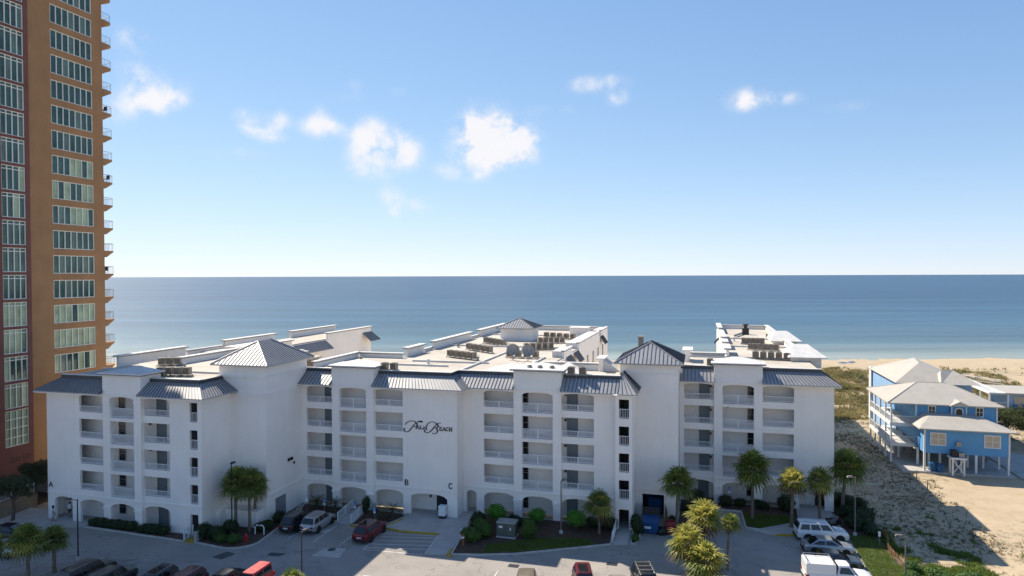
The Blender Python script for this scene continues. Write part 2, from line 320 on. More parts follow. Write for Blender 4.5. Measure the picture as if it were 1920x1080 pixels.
def hip(x0, x1, y0, y1, z0, z1, ridge=0., o=.65):
    xa, xb, ya, yb = x0-o, x1+o, y0-o, y1+o; cx, cy = (x0+x1)/2, (y0+y1)/2
    r0_, r1_ = (cx, cy-ridge, z1), (cx, cy+ridge, z1)
    mb = MB(); mb.add([(xa, ya, z0), (xb, ya, z0), (xb, yb, z0), (xa, yb, z0), r0_, r1_], [(0, 1, 4), (1, 2, 5, 4), (2, 3, 5), (3, 0, 4, 5)])
    mb.box(xa, xb, ya, yb, z0-.14, z0-.002); mb.cur = 1
    def tri(p, q, ap0, ap1, n):
        p, q, ap0, ap1 = Vector(p), Vector(q), Vector(ap0), Vector(ap1)
        nr = (q-p).cross(ap0-p).normalized(); nr = nr if nr.z > 0 else -nr
        ln = (q-p).length; e = (q-p).normalized(); t0 = (ap0-p).dot(e)/ln; t1 = (ap1-p).dot(e)/ln
        for k in range(1, n):
            t = k/n; f = 1. if t0 <= t <= t1 else (t/t0 if t < t0 else (1-t)/(1-t1)); b = p.lerp(q, t); tp = b+((ap0-p)-e*((ap0-p).dot(e)))*f
            w = e*.022; mb.add([b-w, b+w, tp+w, tp-w, b-w+nr*.05, b+w+nr*.05, tp+w+nr*.05, tp-w+nr*.05], [(4, 5, 6, 7), (0, 4, 7, 3), (1, 2, 6, 5), (0, 1, 5, 4)])
    n1 = round((xb-xa)/.45); n2 = round((yb-ya)/.45)
    tri((xa, ya, z0), (xb, ya, z0), r0_, r0_, n1); tri((xb, ya, z0), (xb, yb, z0), r0_, r1_, n2); tri((xb, yb, z0), (xa, yb, z0), r1_, r1_, n1); tri((xa, yb, z0), (xa, ya, z0), r1_, r0_, n2)
    mb.cur = 0
    for p, q in (((xa, ya, z0), r0_), ((xb, ya, z0), r0_), ((xa, yb, z0), r1_), ((xb, yb, z0), r1_)): mb.tube([Vector(p)+Vector((0, 0, .04)), Vector(q)+Vector((0, 0, .04))], .07, 5)
    P('hip_roof', mb, [METAL, SEAM])
def shell(x0, x1, y0, y1, z1, sides='LRFB', t=.25, name='wall'):
    for s in sides:
        w = MB()
        if s == 'L': w.box(x0, x0+t, y0+(t if 'F' in sides else 0), y1, G, z1)
        if s == 'R': w.box(x1-t, x1, y0+(t if 'F' in sides else 0), y1, G, z1)
        if s == 'F': w.box(x0, x1, y0, y0+t, G, z1)
        if s == 'B': w.box(x0+t+.003, x1-t-.003, y1-t, y1-.003, G, z1)
        P(name, w, STUCCO)
def deck(poly, z, name='roof_deck'):
    mb = MB(); mb.prism(poly, z-.25, z); P(name, mb, MEMB)
def parapet(x0, x1, y0, y1, z0, z1, over=.22):
    w = MB(); w.box(x0, x1, y0, y1, z0, z1); P('parapet', w, STUCCO)
    c = MB(); c.box(x0-over, x1+over, y0-over, y1+over, z1+.002, z1+.06); P('coping', c, CAPD)
    c = MB(); c.box(x0-over+.02, x1+over-.02, y0-over+.02, y1+over-.02, z1+.062, z1+.2); P('parapet_cap', c, CAPW)
# ---- A: the near left block
YA, YB, YC, YD = 60.2, 72.0, 74.2, 85.2
slit = lambda xa, xb: [(xa, xb, FL[i], FL[i]+2.05, 0) for i in range(1, 5)]+[(xa, xb, G, 1.85, 0)]
section(YA, -71.2, -50.5, [(-66.6, -63.25, 'side'), (-62.1, -58.9, 'mid'), (-57.9, -54.5, 'side')], slit(-51.98, -50.98)+[(-70.2, -67.7, G, 2.35, .6)], gate=(-71.0, -54.0))
section(YB, -46.05, -26.3, [(-45.4, -41.9, 'side'), (-40.9, -37.4, 'mid'), (-36.4, -32.9, 'side')], [(-31.95, -27.5, G, 2.2, .5)], gate=(-45.9, -26.6))
section(YC, -26.3, -8.75, [(-23.85, -20.26, 'side'), (-19.28, -15.72, 'mid'), (-14.76, -11.18, 'side')], [(-25.95, -24.75, G, 2.3, .45)], gate=(-26.1, -10.7))
section(YD, -2.34, 14.9, [(-1.84, 1.63, 'side'), (2.61, 6.17, 'mid'), (7.13, 10.6, 'side')], [(11.2, 13.95, G, 2.3, .5)], gate=(-2.2, 14.6))
# doors and windows along the gallery back walls
for i in range(1, 5):
    z = FL[i]; yb = lambda y: y+DEP
    window(-62.45, yb(YA), z+.65, .75, 1.4); door(-57.1, yb(YA), z)
    door(-43.3, yb(YB), z); window(-37.58, yb(YB), z+.45, .7, 1.6)
    window(-19.45, yb(YC), z+.6, .75, 1.5); door(-13.87, yb(YC), z)
    door(.55, yb(YD), z); window(5.97, yb(YD), z+.6, .7, 1.5)
    lamp(-14.65, yb(YC), z+1.75); lamp(-18.2, yb(YC), z+2.1); lamp(3.3, yb(YD), z+2.1); lamp(1.3, yb(YD), z+1.6); lamp(-58.6, yb(YA), z+1.9); lamp(-38.6, yb(YB), z+2.05)
window(-62.5, YA+DEP, .5, .75, 1.35); door(-56.97, YA+DEP, G); door(-43.2, YB+DEP, G); window(-19.45, YC+DEP, .3, .7, 1.4); door(-13.9, YC+DEP, G); door(.45, YD+DEP, G); window(5.9, YD+DEP, .3, .7, 1.4)
for x, y in ((-28.8, YB), (-27.2, YC), (13.8, YD)):           # flat dark panels painting the shade of open passages behind the entrance arches
    mb = MB(); mb.box(x-.65, x+.65, y+DEP-.05, y+DEP-.002, G, 1.95); P('passage_shade_panel', mb, DARKIN)
for x, y in ((-30.2, YB), (-38.0, YB), (12.1, YD)): lamp(x, y+DEP, 1.25)
# stair slits: dark shafts and railings
def slitrail(xa, xb, y):
    for i in range(1, 5): railing(xb-xa, 1.02, xa, y+.1, FL[i], .16)
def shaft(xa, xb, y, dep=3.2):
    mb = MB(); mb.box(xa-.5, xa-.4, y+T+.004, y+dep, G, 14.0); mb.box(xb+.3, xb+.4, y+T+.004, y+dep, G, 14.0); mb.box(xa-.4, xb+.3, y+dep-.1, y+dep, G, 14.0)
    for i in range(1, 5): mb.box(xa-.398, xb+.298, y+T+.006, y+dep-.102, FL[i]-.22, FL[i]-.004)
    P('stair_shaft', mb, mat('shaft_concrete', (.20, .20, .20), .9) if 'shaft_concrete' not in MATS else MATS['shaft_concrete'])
slitrail(-51.98, -50.98, YA); shaft(-51.98, -50.98, YA)
# side and rear walls of block A
w = MB(); w.box(-50.75, -50.5, YA+T+.002, 65.0, G, 14.3); w.box(-50.66, -50.46, YA+.0, 64.99, 13.98, 14.18); P('wall', w, STUCCO)
shell(-71.2, -50.8, YA+T+.004, 86.0, 14.3, 'L')
mansard(YA, -72.1, -63.06, hipl=1.9); mansard(YA, -57.94, -49.6, hipr=1.9)
sloped((-72.1, 76, 14.3), (-72.1, YA-.9, 14.3), (-70.2, YA+1.0, 15.56), (-70.2, 76, 15.56), name='mansard_roof')
sloped((-49.6, YA-.9, 14.3), (-49.6, 65.2, 14.3), (-51.5, 65.2, 15.56), (-51.5, YA+1.0, 15.56), name='mansard_roof')
c = MB(); c.box(-51.64, -51.5, YA+1.14, 65.2, 15.2, 15.92); P('roof_fascia', c, CAPD)
deck([(-70.3, YA+1.3), (-51.6, YA+1.3), (-51.6, 86), (-70.3, 86)], 15.75)
# T1: the square tower with a hip roof between A and B
shell(-52.05, -46.06, 65.0, 73.2, 17.2, 'LRF')
PM('moulding', [(-52.2, -45.9, 64.85, 64.998, 15.8, 15.95), (-46.058, -45.9, 65, 73.2, 15.8, 15.95), (-50.4, -45.94, 64.88, 64.997, 13.8, 13.98), (-46.057, -45.94, 65.0, 71.6, 13.8, 13.98), (-46.057, -45.97, 65.0, 71.7, 2.62, 2.78)], STUCCO)
hip(-52.05, -46.05, 65.0, 73.2, 17.25, 19.55, ridge=1.3)
mb = MB(); mb.box(-46.055, -45.99, 66.6, 68.5, G, 2.0); P('service_door', mb, MATS.get('service_grey') or mat('service_grey', (.22, .24, .27), .5))
lamp(-46.0, 70.3, 5.0)
mb = MB(); mb.box(-46.05, -45.85, 69.0, 69.35, 5.6, 5.9); mb.box(-46.05, -45.85, 69.55, 69.85, 5.6, 5.9); P('flood_light', mb, BLACK)
# B and C skirts and roofs
mansard(YB, -46.6, -41.9); mansard(YB, -36.4, -25.4, hipr=1.9)
sloped((-25.4, YB-.9, 14.3), (-25.4, YC-.9, 14.3), (-27.3, YC+1.0, 15.56), (-27.3, YB+1.0, 15.56), name='mansard_roof')
w = MB(); w.box(-26.55, -26.3, YB+T+.002, YC-.002, G, 14.3); P('wall', w, STUCCO)
mansard(YC, -27.3, -20.24); mansard(YC, -14.76, -8.4)
c = MB(); c.box(-27.44, -27.3, YB+1.14, YC+1.0, 15.2, 15.92); P('roof_fascia', c, CAPD)
deck([(-46.0, YB+1.3), (-27.5, YB+1.3), (-27.5, YC+1.3), (-8.7, YC+1.3), (-8.7, 80.6), (-18.2, 80.6), (-18.2, 138), (-39.8, 138), (-39.0, 86), (-46, 86)], 15.75)
parapet(-46.0, -45.7, 74.5, 85.6, 15.5, 16.35); parapet(-45.6, -39.2, 85.7, 86.0, 15.5, 16.3)
# T2 with its hip roof, and the stair tower in front of it
YT = 78.0
w = MB(); wall(w, -8.75, -2.36, G, 17.05, [(-6.25, -3.85, G, 2.3, 0)], YT, T); P('wall', w, STUCCO)
w = MB(); w.box(-2.6, -2.36, YT+T+.002, 86.3, G, 17.05); P('wall', w, STUCCO); w = MB(); w.box(-8.75, -8.5, YT+T+.002, 86.3, G, 17.05); P('wall', w, STUCCO)
w = MB(); w.box(-8.49, -2.61, 86.05, 86.298, G, 17.05); P('wall', w, STUCCO)
PM('moulding', [(-8.85, -2.26, YT-.12, YT-.002, 15.8, 15.95), (-3.5, -2.3, YT-.1, YT-.002, 13.7, 13.85), (-7.0, -2.3, YT-.08, YT-.003, 2.75, 2.9)], STUCCO)
hip(-8.75, -2.36, YT, 86.3, 17.1, 19.15, ridge=1.2)
w = MB(); w.box(-7.2, -6.6, 83.6, 84.2, 17.6, 19.5); w.box(-7.3, -6.5, 83.5, 84.3, 19.502, 19.63); P('chimney', w, ACB)
mb = MB(); mb.box(-6.4, -3.5, YT+4.0, YT+4.1, G, 2.9); mb.box(-6.5, -6.4, YT+T+.003, YT+4.1, G, 2.9); mb.box(-3.5, -3.4, YT+T+.003, YT+4.1, G, 2.9); mb.box(-6.4, -3.5, YT+T+.003, YT+4.0, 2.8, 2.9); P('bin_room', mb, MATS['shaft_concrete'])
YS = 73.4
w = MB(); wall(w, -8.75, -6.95, G, 14.3, slit(-8.38, -7.3), YS, .25); P('wall', w, STUCCO)
w = MB(); w.box(-7.2, -6.95, YS+.252, YT-.002, G, 14.3); w.box(-8.75, -8.5, YS+.252, YC-.002, G, 14.3); P('wall', w, STUCCO)
slitrail(-8.38, -7.3, YS)
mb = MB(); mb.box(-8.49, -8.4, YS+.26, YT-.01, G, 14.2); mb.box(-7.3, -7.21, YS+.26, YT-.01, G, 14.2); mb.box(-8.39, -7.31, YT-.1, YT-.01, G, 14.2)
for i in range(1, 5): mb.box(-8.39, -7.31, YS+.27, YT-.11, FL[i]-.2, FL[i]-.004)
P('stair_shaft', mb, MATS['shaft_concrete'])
sloped((-8.45, YS-.6, 14.35), (-6.4, YS-.6, 14.35), (-8.3, 76.0, 16.2), (-8.45, 76.0, 16.2), name='metal_roof', panel=.5)
sloped((-6.4, YS-.6, 14.35), (-6.4, 77.95, 14.35), (-8.3, 77.95, 16.2), (-8.3, 76.0, 16.2), name='metal_roof', panel=.5)
w = MB(); w.box(-8.9, -6.5, YS-.55, YS+.0, 14.15, 14.24); P('soffit', w, STUCCO)
# the low walls at the back of C and beside T2
parapet(-17.9, -11.6, 80.3, 80.6, 15.4, 16.45, .15)
w = MB(); w.box(-11.4, -10.9, 79.6, 82.2, 15.5, 17.2); w.box(-11.7, -10.7, 79.3, 82.4, 17.202, 17.35); P('parapet', w, STUCCO)
w = MB(); w.add([(-10.9, 79.8, 15.76), (-8.8, 79.8, 15.76), (-8.8, 82.2, 15.76), (-10.9, 82.2, 15.76), (-10.9, 79.8, 17.1), (-10.9, 82.2, 17.1)], [(0, 1, 4), (3, 5, 2), (1, 2, 5, 4), (0, 4, 5, 3)]); P('roof_cricket', w, CAPW)
# D: the right block and its long wing
mansard(YD, -2.3, 1.66); mansard(YD, 7.12, 15.6, hipr=1.9)
sloped((15.6, YD-.9, 14.3), (15.6, 94.6, 14.3), (13.7, 94.6, 15.56), (13.7, YD+1.0, 15.56), name='mansard_roof')
c = MB(); c.box(13.56, 13.7, YD+1.14, 95.0, 15.2, 15.92); P('roof_fascia', c, CAPD)
w = MB(); w.box(14.65, 14.9, YD+T+.002, 150, G, 14.3); w.box(-2.29, -2.05, YD+T+.002, 98, G, 15.6); w.box(3.4, 3.65, 98, 150, G, 15.6); P('wall', w, STUCCO)
w = MB(); w.box(-2.05, 3.65, 97.75, 97.99, G, 15.6); w.box(3.66, 14.6, 149.7, 150, G, 15.6); P('wall', w, STUCCO)
deck([(-2.2, YD+1.3), (13.6, YD+1.3), (13.6, 149.9), (3.6, 149.9), (3.6, 97.9), (-2.2, 97.9)], 15.75)
w = MB(); w.box(-1.9, -1.3, 91.2, 94.6, 15.5, 17.2); w.box(-2.2, -.9, 90.9, 94.9, 17.202, 17.35); P('parapet', w, STUCCO)
parapet(-1.2, 3.3, 97.3, 97.6, 15.5, 16.2)
for ya, yb_ in ((98.6, 104.5), (108.2, 112.6), (117, 131), (137, 149.5)): parapet(3.5, 3.9, ya, yb_, 15.5, 16.75, .3)
parapet(13.0, 13.35, 101.5, 117, 15.5, 16.5, .2); parapet(13.0, 13.35, 123.8, 149.5, 15.5, 16.5, .2)
parapet(4.3, 12.9, 149.2, 149.5, 15.5, 16.4, .2)
for ya in (95.2, 117.6):                                   # roof pavilions over the seaward bays
    w = MB(); w.box(11.4, 15.1, ya, ya+6.0, 14.0, 16.35); P('wall', w, STUCCO)
    xa, xb, y0, y1, z0, z1 = 11.0, 15.75, ya-.65, ya+6.6, 16.36, 17.75
    mb = MB(); mb.add([(xa, y0, z0), (xb, y0, z0), (xb, y1, z0), (xa, y1, z0), (xa+1.0, (y0+y1)/2, z1), (xb-1.9, (y0+y1)/2, z1)], [(0, 1, 5, 4), (1, 2, 5), (2, 3, 4, 5), (3, 0, 4), (3, 2, 1, 0)]); mb.box(xa+.02, xb-.02, y0+.02, y1-.02, z0-.12, z0-.003); P('hip_roof', mb, CAPW)
for ya in (104.5, 131): sloped((2.6, ya+3.6, 14.3), (2.6, ya, 14.3), (3.6, ya, 15.5), (3.6, ya+3.6, 15.5), name='bay_hood')
# the long middle wing
w = MB(); w.box(-39.6, -39.35, 86.1, 138, G, 15.6); w.box(-18.25, -18.0, 80.7, 138, G, 15.6); P('wall', w, STUCCO)
w = MB(); w.box(-39.3, -18.3, 137.7, 138, G, 15.6); P('wall', w, STUCCO)
for ya, yb_ in ((87.8, 93.6), (97.8, 115.2), (120.2, 137.8)): parapet(-39.7, -39.3, ya, yb_, 15.5, 16.85, .3)
for ya, yb_ in ((93.95, 97.4), (115.6, 119.8)): parapet(-39.6, -39.35, ya, yb_, 15.5, 16.05, .12)
for xa, ya, yb_ in ((-19.6, 91.9, 98.3), (-20.0, 103.8, 126), (-19.6, 128.5, 137.5)):
    parapet(-18.25, -17.95, ya, yb_, 15.4, 16.55, .12); w = MB(); w.add([(xa, ya, 16.6), (-18.25, ya, 16.6), (-18.25, yb_, 16.6), (xa, yb_, 16.6), (xa, ya, 15.76), (xa, yb_, 15.76), (-18.25, ya, 15.76)], [(0, 1, 2, 3), (0, 4, 6, 1), (0, 3, 5, 4)]); P('roof_ledge', w, CAPW)
parapet(-39.0, -20.2, 137.4, 137.7, 15.5, 16.5, .2)
for ya in (93.4, 99.4, 127.0): sloped((-17.0, ya, 14.2), (-17.0, ya+3.8, 14.2), (-17.95, ya+3.8, 15.6), (-17.95, ya, 15.6), name='bay_hood')
for ya in (106, 112, 118, 124, 130):
    for zz in (11.8, 8.9): 
        mb = MB(); mb.box(-18.0, -17.94, ya, ya+1.2, zz, zz+2.0); P('window', mb, GLASSD)
w = MB(); w.box(-33.4, -28.0, 113.6, 119.4, 15.7, 17.95); P('penthouse_wall', w, STUCCO)
hip(-33.4, -28.0, 113.6, 119.4, 17.97, 19.5, ridge=.2, o=.7)
mb = MB(); mb.box(-30.3, -29.4, 113.5, 113.597, 15.76, 17.7); P('penthouse_door', mb, RAIL)
# the left wing behind block A
w = MB(); w.box(-72.6, -72.35, 86.01, 126, G, 15.6); w.box(-64.75, -64.5, 86.01, 126, G, 15.6); w.box(-72.3, -64.8, 125.7, 126, G, 15.6); w.box(-64.5, -52.1, 85.9, 86.15, G, 15.6); P('wall', w, STUCCO)
deck([(-72.3, 86.05), (-64.8, 86.05), (-64.8, 125.8), (-72.3, 125.8)], 15.76)
parapet(-72.6, -72.2, 71.2, 83.0, 15.3, 16.7, .3); parapet(-72.7, -72.3, 91.8, 104.8, 15.5, 16.8, .3); parapet(-72.7, -72.3, 110, 125.6, 15.5, 16.8, .3)
parapet(-72.4, -72.15, 83.4, 91.3, 15.4, 16.1, .12)
parapet(-64.6, -64.2, 73.0, 84.6, 15.5, 16.5, .25); parapet(-64.0, -53.5, 84.8, 85.1, 15.5, 16.3, .2); parapet(-64.75, -64.4, 88.0, 98.0, 15.5, 16.5, .3); parapet(-64.75, -64.4, 109.2, 125.8, 15.5, 16.7, .3)
sloped((-62.9, 98.6, 14.2), (-62.9, 108.6, 14.2), (-64.7, 108.6, 15.7), (-64.7, 98.6, 15.7), name='mansard_roof')
sloped((-62.6, 122.3, 14.2), (-62.6, 126.6, 14.2), (-64.5, 125.9, 15.9), (-64.5, 122.3, 15.9), name='bay_hood')
mb = MB(); mb.box(-64.5, -64.44, 112.5, 115.5, 10.5, 12.4); P('window', mb, GLASSD)
mb = MB(); mb.box(-64.5, -62.6, 121.5, 126, 10.3, 10.5); mb.box(-62.7, -62.6, 121.5, 126, 10.5, 11.6); mb.box(-64.5, -62.7, 121.5, 121.6, 10.5, 11.6); P('balcony', mb, STUCCO)
# annex at the foot of T1
w = MB(); w.box(-52.0, -50.02, 62.6, 64.8, G, 1.6); P('annex_wall', w, STUCCO) if False else None
# low curbs, crickets and raised pads that break up the flat roofs
def curb(x0, x1, y0, y1, h=.22, z=15.752, m=None):
    q = MB(); q.box(x0, x1, y0, y1, z, z+h); P('roof_curb', q, m or CAPW)
for q in ((-36.5, -26.0, 83.0, 83.2), (-38.5, -19.0, 103.2, 103.4), (-38.8, -19.0, 124.0, 124.2), (-27.3, -27.1, 76.0, 100.0), (-20.5, -20.3, 82.0, 91.0), (-69.8, -65.0, 80.2, 80.4), (-70.0, -52.3, 66.8, 67.0), (4.2, 12.9, 112.0, 112.2), (4.2, 12.9, 126.0, 126.2), (-1.9, 13.3, 96.9, 97.1), (-44.5, -30.0, 79.0, 79.2)): curb(*q)
for q in ((-25.6, -21.3, 99.1, 102.8), (-34.9, -29.7, 103.9, 109.1), (6.3, 11.5, 94.9, 97.4), (-66.2, -63.3, 70.7, 72.7), (-59.5, -55.3, 63.2, 65.2), (6.4, 10.4, 116.0, 117.9)): curb(*q, h=.03, m=ACB)
def cricket(x0, x1, y0, y1, h):
    q = MB(); q.add([(x0, y0, 15.753), (x1, y0, 15.753), (x1, y1, 15.753), (x0, y1, 15.753), ((x0+x1)/2, y1, 15.753+h)], [(0, 1, 4), (1, 2, 4), (3, 0, 4), (2, 3, 4)]); P('roof_cricket', q, CAPW)
for q in ((-24.5, -19.5, 77.0, 80.5, .55), (-17.0, -13.0, 77.3, 79.8, 1.0), (-43.5, -38.5, 75.0, 78.5, .6), (-64.5, -58.0, 63.3, 66.6, .6), (2.0, 7.0, 88.3, 92.0, .6), (-37.0, -31.5, 112, 113.5, .6)): cricket(*q)
q = MB(); q.box(-23.6, -20.4, 126.5, 130.0, 15.76, 17.1); P('penthouse_wall', q, STUCCO); q = MB(); q.box(-23.8, -20.2, 126.3, 130.2, 17.102, 17.25); P('coping', q, CAPW)
q = MB(); q.box(-55.8, -53.2, 74.5, 83.5, 15.76, 16.7); P('parapet', q, STUCCO); q = MB(); q.box(-56.0, -53.0, 74.3, 83.7, 16.702, 16.84); P('parapet_cap', q, CAPW)
q = MB(); q.box(-69.5, -66.9, 88, 96, 15.77, 16.4); P('parapet', q, STUCCO)
# ------------------------------------------------------------------ orange tower
tower = thing('apartment_tower', 'tall orange and red apartment tower with bands of green windows', 'tower', (-92, 68, G))
def TP(name, mb, m, par=None, **k): return part(name, mb, m, par or tower, **k)
X0 = -82.7; TZ = 84.0
rows = [14.2+3.32*k for k in range(21)]                  # sills of the long windows
ops = [(71.2, 77.6, z, z+2.45, 0) for z in rows]
def wall_x(mb, x, t, y0, y1, z0, z1, ops):               # the wall helper turned to face +x
    q = MB(); wall(q, y0, y1, z0, z1, ops, 0, t); mb.add([(x-v[1], v[0], v[2]) for v in q.v], q.f)
w = MB(); wall_x(w, X0, .35, 67.9, 79.3, G, TZ, ops); TP('wall', w, ORANGE)
w = MB(); w.box(-104, X0-.355, 78.9, 79.3, G, TZ); w.box(-104, -103.6, 52, 78.9, G, TZ); w.box(-103.6, X0-.36, 52, 52.4, G, TZ); w.box(-103.6, X0-.36, 52.4, 78.9, TZ-.4, TZ); TP('wall', w, ORANGE)
lrows = [10.65+3.4*k for k in range(21)]
lops = [(64.2, 67.3, z, z+3.05, 0) for z in lrows]+[(64.2, 67.3, 5.9, 10.4, 0)]+[(58.6, 62.6, z, z+3.05, 0) for z in lrows]
w = MB(); wall_x(w, X0+.22, .5, 52.4, 67.9, G, TZ, lops); TP('wall', w, REDB)
w = MB(); w.box(X0+.221, X0+.27, 63.2, 67.6, 3.9, 4.5); TP('wall_vent', w, CAPD) if False else None
for y in (64.9, 66.4):
    w = MB(); w.box(X0+.1, X0+.26, y, y+1.1, 3.9, 4.55); TP('wall_vent', w, MATS.get('vent_red') or mat('vent_red', (.10, .045, .04), .7))
def twin(y0, y1, z0, h, n, x, name='window', horiz=()):
    low = .75 if 16 < z0 < 22 else (.35 if 9 < z0 < 24 or 33 < z0 < 41 else .0)  # share of panes given the painted reflection, by height
    f = MB(); f.box(x-.16, x+.04, y0, y1, z0, z0+.09); f.box(x-.16, x+.04, y0, y1, z0+h-.09, z0+h)
    for k in range(n+1):
        yy = y0+(y1-y0)*k/n; yy = min(max(yy, y0+.05), y1-.05); f.box(x-.155, x+.035, yy-.05, yy+.05, z0+.09, z0+h-.09)
    for hz in horiz: f.box(x-.15, x+.03, y0+.1, y1-.1, z0+hz-.045, z0+hz+.045)
    fo = TP(name, f, FRAMEW)
    for k in range(n):
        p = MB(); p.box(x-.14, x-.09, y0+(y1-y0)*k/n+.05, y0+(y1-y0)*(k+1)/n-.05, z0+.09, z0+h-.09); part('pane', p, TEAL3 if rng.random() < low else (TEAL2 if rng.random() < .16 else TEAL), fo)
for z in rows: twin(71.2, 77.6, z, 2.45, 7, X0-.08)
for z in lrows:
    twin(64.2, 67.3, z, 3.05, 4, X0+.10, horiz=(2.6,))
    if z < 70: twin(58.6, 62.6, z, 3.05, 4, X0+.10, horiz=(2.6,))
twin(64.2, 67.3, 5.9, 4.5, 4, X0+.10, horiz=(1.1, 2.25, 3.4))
# balconies on the seaward corner
bal = MB(); n = 10
pl = [(X0-3.2, 79.302)]+[(X0+.0-.02, 79.302), (X0-.02, 80.3)]+[(X0-1.4+1.38*math.cos(a), 80.3+1.35*math.sin(a)) for a in [math.pi/2*k/6 for k in range(1, 7)]]+[(X0-3.2, 81.65)]
bal.prism(pl, 0, .18); bal.loft([[(p[0], 79.303+(p[1]-79.303)*s, z) for p in pl] for s, z in ((1, -.002), (.35, -.75))])
balm = bal.mesh('balcony', ORANGE, (X0, 79.3, 0))
br = MB(); path = pl[1:]
for p, q in zip(path, path[1:]):
    br.tube([(p[0]*.999+q[0]*.001-.06, p[1], 1.22), (q[0]-.06, q[1]-.0, 1.22)], .03, 4)
    d = math.dist(p, q); m_ = max(1, int(d/.2))
    for k in range(m_): u = k/m_; br.tube([(p[0]+(q[0]-p[0])*u-.06, p[1]+(q[1]-p[1])*u, .2), (p[0]+(q[0]-p[0])*u-.06, p[1]+(q[1]-p[1])*u, 1.2)], .018, 4, False)
brm = br.mesh('railing', GREYM, (X0, 79.3, 0))
to = world_org(tower)
for k in range(18):
    b = link('balcony', balm, tower, (X0-to[0], 79.3-to[1], 10.7+3.32*k-to[2])); link('railing', brm, b)
for k, (dx, dy) in ((11, (-.7, .9)), (8, (-.5, 1.0)), (4, (-.8, .8))):    # chairs left out on three of the balconies
    z = 10.7+3.32*(k+1)+.18; x, y = X0+dx, 79.3+dy
    c = MB(); c.box(x-.28, x+.28, y-.28, y+.28, .42+z, .48+z); c.box(x-.28, x+.28, y+.24, y+.3, .48+z, 1.05+z)
    for a, b in ((-.25, -.25), (.25, -.25), (-.25, .25), (.25, .25)): c.tube([(x+a, y+b, z), (x+a, y+b, z+.44)], .025, 4)
    solo('balcony_chair', c, BLACK, {11: 'highest dark chair on a tower balcony against the sky', 8: 'middle dark chair on a tower balcony above the horizon', 4: 'lowest dark chair on a tower balcony, near the horizon'}[k], 'chair', (x, y, z), 'chairs on the tower balconies')
# ------------------------------------------------------------------ ground, beach and sea
def depth(x, y): return x*f0.x+y*f0.y
def smooth(a, b, t):
    t = max(0., min(1., (t-a)/(b-a))); return t*t*(3-2*t)
SHORE = 238.0
def hgt(x, y):
    d = depth(x, y); z = -.47
    dip = math.exp(-(((x-26)/9)**2+((y-75)/12)**2)*.9); z -= .55*dip*smooth(15.5, 18.5, x)
    if x > 16.5 or d > 130:
        n1 = mnoise.noise(Vector((x*.09, y*.09, 3))); n2 = mnoise.noise(Vector((x*.35, y*.35, 9))); n3 = mnoise.noise(Vector((x*.9, y*.9, 1)))
        fade = max(smooth(16.5, 20, x), smooth(130, 150, d))
        calm = 1-.85*smooth(27, 33, x)*smooth(80, 86, y)*(1-smooth(104, 128, y))   # the levelled yard and drive of the blue house
        z += fade*calm*(.30*n1+.20*n2+.10*n3)
        dune = smooth(140, 165, d)*(1-smooth(186, 200, d)); z += dune*(1.2+1.3*n1+.5*n2)
        z += .35*smooth(85, 110, y)*smooth(24, 30, x)*(1-smooth(126, 150, d))
    z -= 1.6*smooth(205, 246, d)+1.2*smooth(236, 300, d)
    return z
xs = list(np.arange(-330, 14, 9.0))+list(np.arange(14, 62, .8))+list(np.arange(62, 130, 3))+list(np.arange(130, 420, 20.))
ys = list([-700., -400., -250., -150., -100.])+list(np.arange(-60, 50, 10.))+list(np.arange(50, 130, .8))+list(np.arange(130, 380, 2.4))
nx, ny = len(xs), len(ys)
v = [(x, y, hgt(x, y)) for y in ys for x in xs]
f = [(j*nx+i, j*nx+i+1, (j+1)*nx+i+1, (j+1)*nx+i) for j in range(ny-1) for i in range(nx-1) if depth(xs[i], ys[j]) < 300]
me = bpy.data.meshes.new('sand_ground'); me.from_pydata(v, [], f); me.polygons.foreach_set('use_smooth', [True]*len(f))
